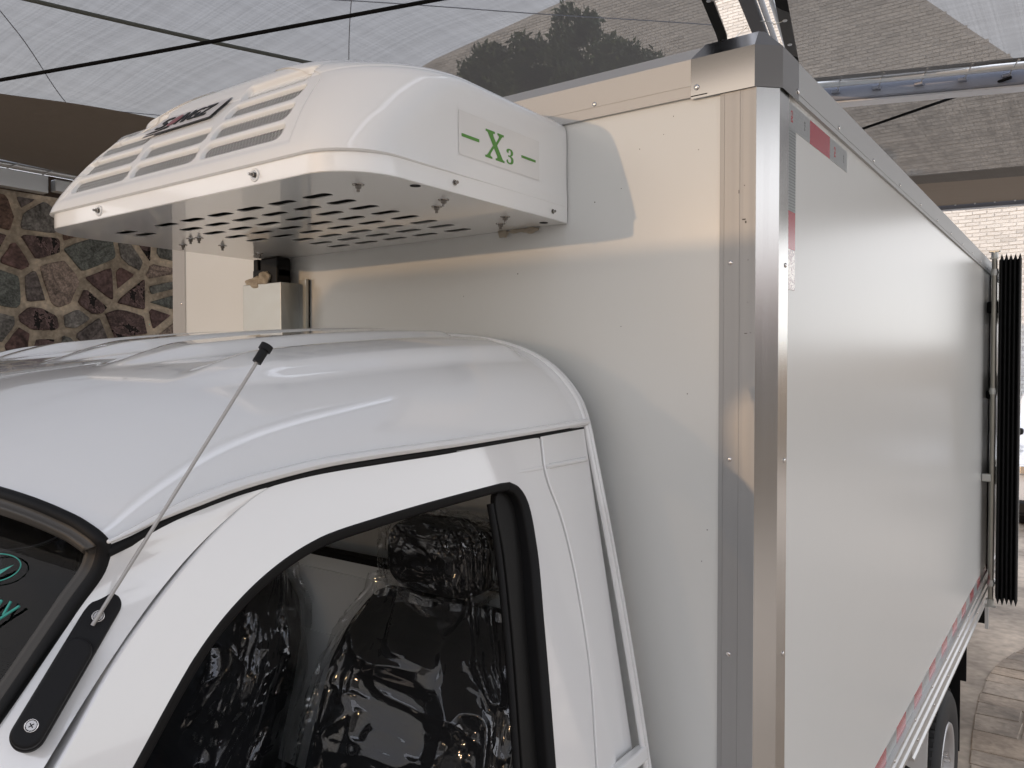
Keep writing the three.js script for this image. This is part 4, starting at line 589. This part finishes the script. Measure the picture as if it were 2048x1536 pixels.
// ---- shade nets on a steel frame
const netTex = tex(256, 256, (u, v, i, j) => { const w = 0.5 + 0.5 * hash(i >> 1, 3, 7), t = 0.5 + 0.5 * hash(j >> 1, 5, 9), f = fbm(u * 6, v * 6, 6, 4, 15); const a = 0.835 + 0.06 * (w - 0.75) + 0.07 * (t - 0.75) + 0.02 * (f - 0.5); return [a, a, a]; }, false);
M.net = phy([0.10, 0.097, 0.093], 0.95, { transmission: 0.3, thickness: 0, transparent: true, alphaMap: rep(netTex, 2.2), opacity: 1 });
M.netDense = phy([0.09, 0.086, 0.08], 0.95, { transmission: 0.3, thickness: 0, transparent: true, alphaMap: rep(tex(256, 256, gray((u, v, i, j) => 0.885 + 0.05 * (hash(i >> 1, 3, 7) - 0.5) + 0.1 * (fbm(u * 6, v * 6, 6, 4, 18) - 0.5)), false), 2.2), opacity: 1 });
M.tarp = std([0.26, 0.23, 0.20], 0.9, { bumpMap: rep(nMid, 2), bumpScale: 0.004 });
M.hem = phy([0.006, 0.006, 0.006], 0.8, { specularIntensity: 0.3 });
M.beam = phy([0.20, 0.22, 0.27], 0.4, { clearcoat: 0.3 });
M.beamPale = phy([0.58, 0.6, 0.64], 0.35, { metalness: 0.2 });
M.pipe = std([0.62, 0.65, 0.68], 0.35, { metalness: 0.7 });
const netY = (x, z) => 1.5 - 0.2 * ss(-1.6, -5.1, x) + 0.05 * Math.sin(z * 0.9) * ss(-1, -3, x);
{
  // left net: quadrilateral in plan
  const A = [[-5.02, -6.9], [-1.9, -5.6], [-0.905, -2.05], [-0.6, 4.2], [-5.02, 3.6]];
  const leftEdge = (z) => -5.03, rightEdge = (z) => z > -2.12 ? -0.811 + 0.25 * (z + 1.757) - 0.012 * Math.sin((z + 2.1) * 2.4) : -0.90 + 0.5 * (z + 2.12);
  const left = single('shade_net', grid(60, 80, (u, v) => { const z = lerp(-5.6, 2.6, v), x = lerp(leftEdge(z), rightEdge(z), u); const q = V(x, netY(x, z) + 0.01 * Math.sin(7 * x + 3 * z), z); q.u = x; q.v = z; return q; }), M.net, 'large grey shade net overhead with two cables under it, on the left', 'shade net');
  for (const [a, b] of [[[-4.9, 0.9], [-1.2, -4.2]], [[-4.9, 2.2], [-0.9, -2.0]], [[-4.6, -1.2], [-1.0, 1.6]], [[-3.9, -2.6], [-0.8, 0.2]]]) { const q = []; for (let i = 0; i <= 24; i++) { const t = i / 24, x = lerp(a[0], b[0], t) + 0.03 * Math.sin(t * 9), z = lerp(a[1], b[1], t); q.push(V(x, netY(x, z) + 0.01 * Math.sin(7 * x + 3 * z) - 0.004, z)); } put('seam', tube(q, 0.0022, 60, 5), M.beam, left); }
  const hemPts = []; for (let i = 0; i <= 60; i++) { const z = lerp(2.6, -2.3, i / 60), x = rightEdge(z); hemPts.push(V(x, netY(x, z) - 0.004, z)); }
  const strip = (pts, w) => grid(1, pts.length - 1, (u, v) => { const k = Math.round(v * (pts.length - 1)), p = pts[k]; return V(p.x - w * (1 - u), p.y - 0.002, p.z); });
  put('hem', strip(hemPts, 0.045), M.hem, left, 'black edge band');
  { const edge = new THREE.CatmullRomCurve3([V(-4.039, 1.324, 0.232), V(-3.817, 1.318, -0.285), V(-3.675, 1.318, -0.568), V(-3.574, 1.315, -0.876), V(-3.400, 1.316, -1.744), V(-3.228, 1.356, -2.920)], false, 'centripetal'); put('edge_tarp', grid(12, 40, (u, v) => { const e = edge.getPoint(v), x = lerp(-4.84, e.x, u); return V(x, netY(x, e.z) - 0.03, e.z); }), M.tarp, left, 'dark brown strip along the house side'); }
  for (let z = -2.15; z < 2.5; z += 0.42) { const x = rightEdge(z), y = netY(x, z) - 0.008; put('eyelet', [new THREE.TorusGeometry(0.007, 0.003, 6, 16).rotateX(Math.PI / 2).translate(x - 0.018, y, z)], M.pipe, left); put('hook', tube([V(x - 0.018, y, z), V(x + 0.03, y - 0.01, z + 0.01), V(x + 0.05, y + 0.02, z - 0.015), V(x + 0.1, y + 0.05, z - 0.01)], 0.0022, 16, 6), M.galv, left); }
  // right net up to the first cross beam
  const re = (z) => -0.62 + 0.226 * (z + 1.911);
  const right = single('shade_net', grid(50, 60, (u, v) => { const z = lerp(-2.93, 2.6, v), x0 = re(z) - 0.0, x = lerp(x0, 3.6, u), zz = z - (1 - v) * 0.36 * (x - x0) * 1.0; const q = V(x, 1.5 + 0.012 * Math.sin(5 * x + 2 * z), zz); q.u = x; q.v = zz; return q; }), M.net, 'grey shade net on the right, laced to the front cross beam', 'shade net');
  const hp = []; for (let i = 0; i <= 40; i++) { const z = lerp(2.6, -2.93, i / 40), x = re(z); hp.push(V(x + 0.05, 1.494, z)); }
  put('hem', strip(hp, 0.05), M.hem, right, 'black edge band');
  for (let k = 0; k < 8; k++) { const z = -2.36 + 0.27 * k, x = re(z) + 0.025; put('eyelet', new THREE.TorusGeometry(0.007, 0.0035, 6, 16).rotateX(Math.PI / 2).translate(x, 1.488, z), M.pipe, right); if (k % 2) put('hook', tube([V(x, 1.488, z), V(x - 0.04, 1.48, z + 0.01), V(x - 0.06, 1.5, z - 0.02), V(x - 0.12, 1.52, z)], 0.0022, 16, 6), M.galv, right); }
  // rear net between the cross beams
  const rear = single('shade_net', grid(40, 40, (u, v) => { const x = lerp(-2.3, 3.4, u), zA = -3.4 - 0.36 * (x + 0.7), zB = -6.83 - 0.19 * (x + 0.7), z = lerp(zA, zB, v), q = V(x, 1.5 - 0.03 * Math.sin(Math.PI * v), z); q.u = x; q.v = z; return q; }), M.netDense, 'grey shade net between the front and rear cross beams', 'shade net');
  const dark = put('edge_tarp', grid(30, 6, (u, v) => { const x = lerp(-2.3, 3.4, u), zB = -6.83 - 0.19 * (x + 0.7), z = lerp(zB + 1.42, zB, v); return V(x, 1.475, z); }), M.tarp, rear, 'dark doubled edge of the net');
  put('wire_batten', rod(V(-0.72, 1.46, -3.85), V(0.10, 1.46, -3.36), 0.008, 8), M.hem, rear);
  // frame
  const fr = thing('canopy_frame', 'blue-grey steel frame carrying the shade nets', 'canopy frame', -1, -2.0, -3);
  const beamBox = (a, b, w, h, mat, name) => { const d = b.clone().sub(a), l = d.length(), g = new RoundedBoxGeometry(w, h, l, 2, 0.006); g.applyQuaternion(new THREE.Quaternion().setFromUnitVectors(Z, d.normalize())); const m = a.clone().add(b).multiplyScalar(0.5); g.translate(m.x, m.y, m.z); return put(name, g, mat, fr); };
  const A0 = V(-2.5, 1.52, -2.36), A1 = V(3.3, 1.52, -4.36), ad = A1.clone().sub(A0).normalize();
  { const off = V(0, 0, -0.12); beamBox(A0.clone().add(V(0, -0.02, -0.2)), A1.clone().add(V(0, -0.02, -0.2)), 0.09, 0.115, M.beam, 'cross_beam'); beamBox(A0.clone().add(V(0, -0.083, -0.225)), A1.clone().add(V(0, -0.083, -0.225)), 0.10, 0.012, M.beamPale, 'beam_flange'); put('rope_pipe', rod(A0.clone().add(V(0, -0.005, -0.085)), A1.clone().add(V(0, -0.005, -0.085)), 0.024, 14), M.pipe, fr); put('net_hem', beamHem(A0, A1), M.hem, right);
    for (let k = 0; k < 22; k++) { const t = 0.29 + 0.033 * k, p = A0.clone().lerp(A1, Math.min(1, t)); put('lacing_rope', [noUV(rod(p.clone().add(V(0.0, -0.005, 0.005)), p.clone().add(V(-0.05, -0.034, -0.12)), 0.0035, 6)), noUV(new THREE.SphereGeometry(0.008, 8, 6).translate(p.x, p.y - 0.006, p.z))], M.pipe, fr); put('beam_clip', rbx(-0.02, 0.02, -0.01, 0.01, -0.02, 0.02, 0.004).translate(p.x - 0.06, p.y - 0.035, p.z - 0.13), M.beam, fr); } }
  const B0 = V(-2.5, 1.5, -6.55), B1 = V(3.3, 1.5, -7.65);
  beamBox(B0, B1, 0.1, 0.12, M.beam, 'cross_beam');
  for (let k = 0; k < 16; k++) { const p = B0.clone().lerp(B1, 0.28 + 0.026 * k); put('lacing_rope', noUV(new THREE.SphereGeometry(0.009, 8, 6).translate(p.x, p.y - 0.03, p.z + 0.09)), M.pipe, fr); }
  // lengthwise beam overhead with two pipes
  const bc = (z, d, y) => V(-0.745 + 0.19 * (z + 2.0) + d, y, z);
  beamBox(bc(-2.8, -0.005, 1.53), bc(3.6, -0.005, 1.53), 0.062, 0.03, std([0.05, 0.052, 0.06], 0.5), 'long_beam');
  put('rope_pipe', rod(bc(-2.8, 0.045, 1.535), bc(3.6, 0.045, 1.535), 0.012, 12), M.beamPale, fr); put('rope_pipe', rod(bc(-2.8, 0.082, 1.55), bc(3.6, 0.082, 1.55), 0.012, 12), M.pipe, fr);
  // eaves pipe on the stone wall
  beamBox(V(-4.93, 1.155, -0.98), V(-4.93, 1.155, 4), 0.07, 0.11, M.pipe, 'eaves_beam'); beamBox(V(-4.88, 1.15, -5.8), V(-4.88, 1.15, -1.0), 0.07, 0.075, M.pipe, 'eaves_beam');
  put('rope_pipe', rod(V(-4.86, 1.225, -5.8), V(-4.86, 1.225, 4), 0.022, 12), M.pipe, fr);
  for (let k = 0; k < 14; k++) { const z = -3.2 + 0.2 * k; put('lacing_rope', rod(V(-4.84, 1.25, z), V(-4.82, 1.19, z + 0.09), 0.004, 6), M.pipe, fr); }
  for (const [x, z] of [[-4.93, -5.8], [-4.93, 4], [3.3, -7.6], [3.3, 3.6], [-2.4, -6.5]]) put('post', rod(V(x, -2, z), V(x, 1.5, z), 0.05, 14), M.beam, fr);
}
function beamHem(a, b) { const d = b.clone().sub(a); return grid(20, 1, (u, v) => a.clone().lerp(b, u).add(V(0, -0.004, v ? -0.045 : 0.02))); }
// ---- cables under the left net
single('cable', tube([V(-2.9, 1.36, 0.55), V(-2.722, 1.35, 0.041), V(-2.54, 1.345, -0.48), V(-2.355, 1.35, -1.006), V(-2.0, 1.36, -2.0)], 0.0085, 40, 8), std([0.10, 0.105, 0.09], 0.7), 'thick grey-green cable strung under the net, falling to the right', 'cable');
single('cable', tube([V(-3.687, 1.150, 0.154), V(-3.252, 1.200, -0.064), V(-2.643, 1.270, -0.375), V(-2.074, 1.340, -0.667), V(-1.563, 1.380, -0.884), V(-1.334, 1.400, -0.986)], 0.008, 40, 8), M.hem, 'thin black cable strung under the net, rising to the right', 'cable');

// ---- house across the yard on the right, mirrored in the pillar and the box side
{
  const hx = 9.2, hs = thing('yard_house', 'pale rendered house across the yard to the right, out of view', 'house', hx, -2.0, 1);
  M.render = std([0.52, 0.50, 0.46], 0.9, { map: rep(nGround, 0.3) }); M.roofTile = std([0.22, 0.09, 0.06], 0.85);
  put('wall', bx(hx, hx + 0.3, -2, 0.9, -1.5, 9), M.render, hs); put('roof', lay(poly([[-0.5, 0.85], [2.2, 1.6], [2.2, 1.7], [-0.5, 0.95]]), 11, V(hx, 0, -1.8), X, Y), M.roofTile, hs);
  for (let k = 0; k < 3; k++) { const z = -0.6 + 3.2 * k, w = put('window', [bx(hx - 0.03, hx, -0.75, 0.5, z, z + 1.4)], M.paint, hs); put('pane', bx(hx - 0.034, hx - 0.031, -0.68, 0.43, z + 0.07, z + 1.33), M.blackGloss, w); }
}
// ---- boundary wall at the far right of the yard, mirrored low in the box side
{
  const yw = thing('yard_wall', 'grey rendered boundary wall at the far end of the yard, out of view', 'wall', 8, -2.0, -15.4);
  put('wall', bx(1.3, 15, -2, 0.32, -15.6, -15.35), M.render, yw); put('coping', rbx(1.25, 15.05, 0.32, 0.4, -15.66, -15.29, 0.01), M.render, yw);
}
// ---- house behind the viewer and a net curtain hung ahead of the truck, which weakens the low sun
{
  const hs = thing('corner_house', 'rendered house behind the viewer at the yard corner, out of view', 'house', 5, -2.0, 8);
  put('wall', bx(0.9, 9.0, -2, 0.95, 7.2, 7.5), M.render, hs); put('eaves', bx(0.7, 9.2, 0.95, 1.1, 6.9, 8.2), M.roofTile, hs);
  for (let k = 0; k < 3; k++) { const x = 1.8 + 2.3 * k, w = put('window', bx(x, x + 1.2, -0.6, 0.6, 7.16, 7.2), M.paint, hs); put('pane', bx(x + 0.07, x + 1.13, -0.53, 0.53, 7.155, 7.158), M.blackGloss, w); }
  M.curtain = phy([0.16, 0.15, 0.14], 0.95, { transmission: 0.25, thickness: 0, transparent: true, alphaMap: rep(tex(64, 64, gray((u, v, i, j) => 0.62 + 0.06 * (hash(i, j, 2) - 0.5)), false), 8), opacity: 1 });
  single('net_curtain', grid(80, 20, (u, v) => { const x = lerp(-5.0, 0.4, u), q = V(x, lerp(-1.7, 1.42, v), 4.1 + 0.06 * Math.sin(x * 6) * (1 - 0.6 * v)); q.u = x; q.v = q.y; return q; }), M.curtain, 'hanging shade net curtain ahead of the truck, out of view', 'net curtain');
  const cur = scene.children[scene.children.length - 1], dub = roundRect(-2.43, 0.35, -1.7, 0.53, 0.16); dub.holes.push(new THREE.Path(smooth([[-1.215, 0.02], [-1.232, 0.03], [-1.268, 0.14], [-1.28, 0.2], [-1.268, 0.232], [-1.225, 0.262], [-1.214, 0.26]], 30).map(([x, y]) => new THREE.Vector2(x, y))));
  put('doubled_panel', new THREE.ShapeGeometry(dub, 12).translate(0, 0, 4.0), phy([0.16, 0.15, 0.14], 0.95, { transmission: 0.25, thickness: 0, transparent: true, opacity: 0.84 }), cur);
}
// ---- car parked beyond the truck, its nose just in view past the door
{
  const cx = 0.55, cz = -10.0, car = thing('parked_car', 'white car with dark windscreen parked beyond the folded rear door', 'car', cx, -2.0, cz - 1.8), w = 0.86;
  const side = (o) => lay(poly(smooth([[0, -1.62], [0.02, -1.25], [0.12, -1.13], [0.85, -1.0], [1.0, -0.93]], 16).concat(smooth([[1.5, -0.5], [1.8, -0.38], [2.6, -0.34], [3.4, -0.42], [3.9, -1.0], [4.0, -1.6]], 16))), 2 * w, V(cx - w, 0, cz), nZ, Y, 0.05, 3);
  put('body', side(), M.paint, car);
  put('windscreen', grid(8, 6, (u, v) => V(cx + lerp(-0.74 + 0.08 * v, 0.74 - 0.08 * v, u), lerp(-0.93, -0.47, v) + 0.035, cz - lerp(1.0, 1.52, v) + 0.03 + 0.05 * (1 - (2 * u - 1) ** 2))), M.blackGloss, car);
  put('grille', rbx(cx - 0.5, cx + 0.5, -1.42, -1.3, cz + 0.02, cz + 0.06, 0.02), M.black, car); put('bumper', rbx(cx - w, cx + w, -1.78, -1.6, cz - 0.1, cz + 0.08, 0.05), M.black, car);
  for (const x of [-0.68, 0.68]) { put('headlight', rbx(cx + x - 0.14, cx + x + 0.14, -1.3, -1.17, cz - 0.02, cz + 0.055, 0.03), M.chrome, car); put('wing_mirror', rbx(cx + x * 1.37 - 0.1, cx + x * 1.37 + 0.1, -0.93, -0.8, cz - 1.15, cz - 1.05, 0.03), M.black, car); }
  for (const x of [-0.76, 0.76]) for (const z of [0.75, 3.2]) put('wheel', new THREE.CylinderGeometry(0.31, 0.31, 0.2, 32).rotateZ(Math.PI / 2).translate(cx + x, -1.69, cz - z), M.rubber, car);
}
// ---- paving laid as a curved walk in the yard
{
  M.paver = [0, 1, 2, 3].map((k) => std([[0.98, 0.92, 0.86], [0.9, 0.86, 0.82], [1.0, 0.93, 0.86], [0.86, 0.84, 0.82]][k], 0.9, { map: rep(nGround, 0.7), bumpMap: rep(nMid, 5), bumpScale: 0.004 }));
  seed = 55; const arc = (z) => 0.30 * ((z + 4.35) / 1.35) ** 2 * (z < -4.35 ? 1 : 0.25) - 0.085; // smooth left edge of the walk
  for (let z = -2.4; z > -6.4;) { const dz = rnd(0.15, 0.27), tilt = rnd(-0.02, 0.02); let x = 0, first = true;
    for (let k = 0; k < 5; k++) { const w = rnd(0.2, 0.40), e = 0.005, x0 = first ? null : x; const L0 = (zz) => (x0 === null ? arc(zz) : arc(z) + x0) + e, R0 = arc(z) + x + w - e, za = z - e, zb = z - dz + e, j = () => rnd(-0.006, 0.006);
      const sh = poly([[L0(za) + j(), -za + 0], [R0 + j(), -za + tilt + j()], [R0 + j(), -zb + tilt + j()], [L0(zb) + j(), -zb]]); const g = lay(sh, 0.008, V(0, -2.004, 0), X, nZ, 0.003, 1); g.applyMatrix4(new THREE.Matrix4()); put('paving_stone', boxUV(g), M.paver[Math.floor(rnd() * 4)], ground); x += w; first = false; }
    z -= dz; }
}
renderer.render(scene, camera);
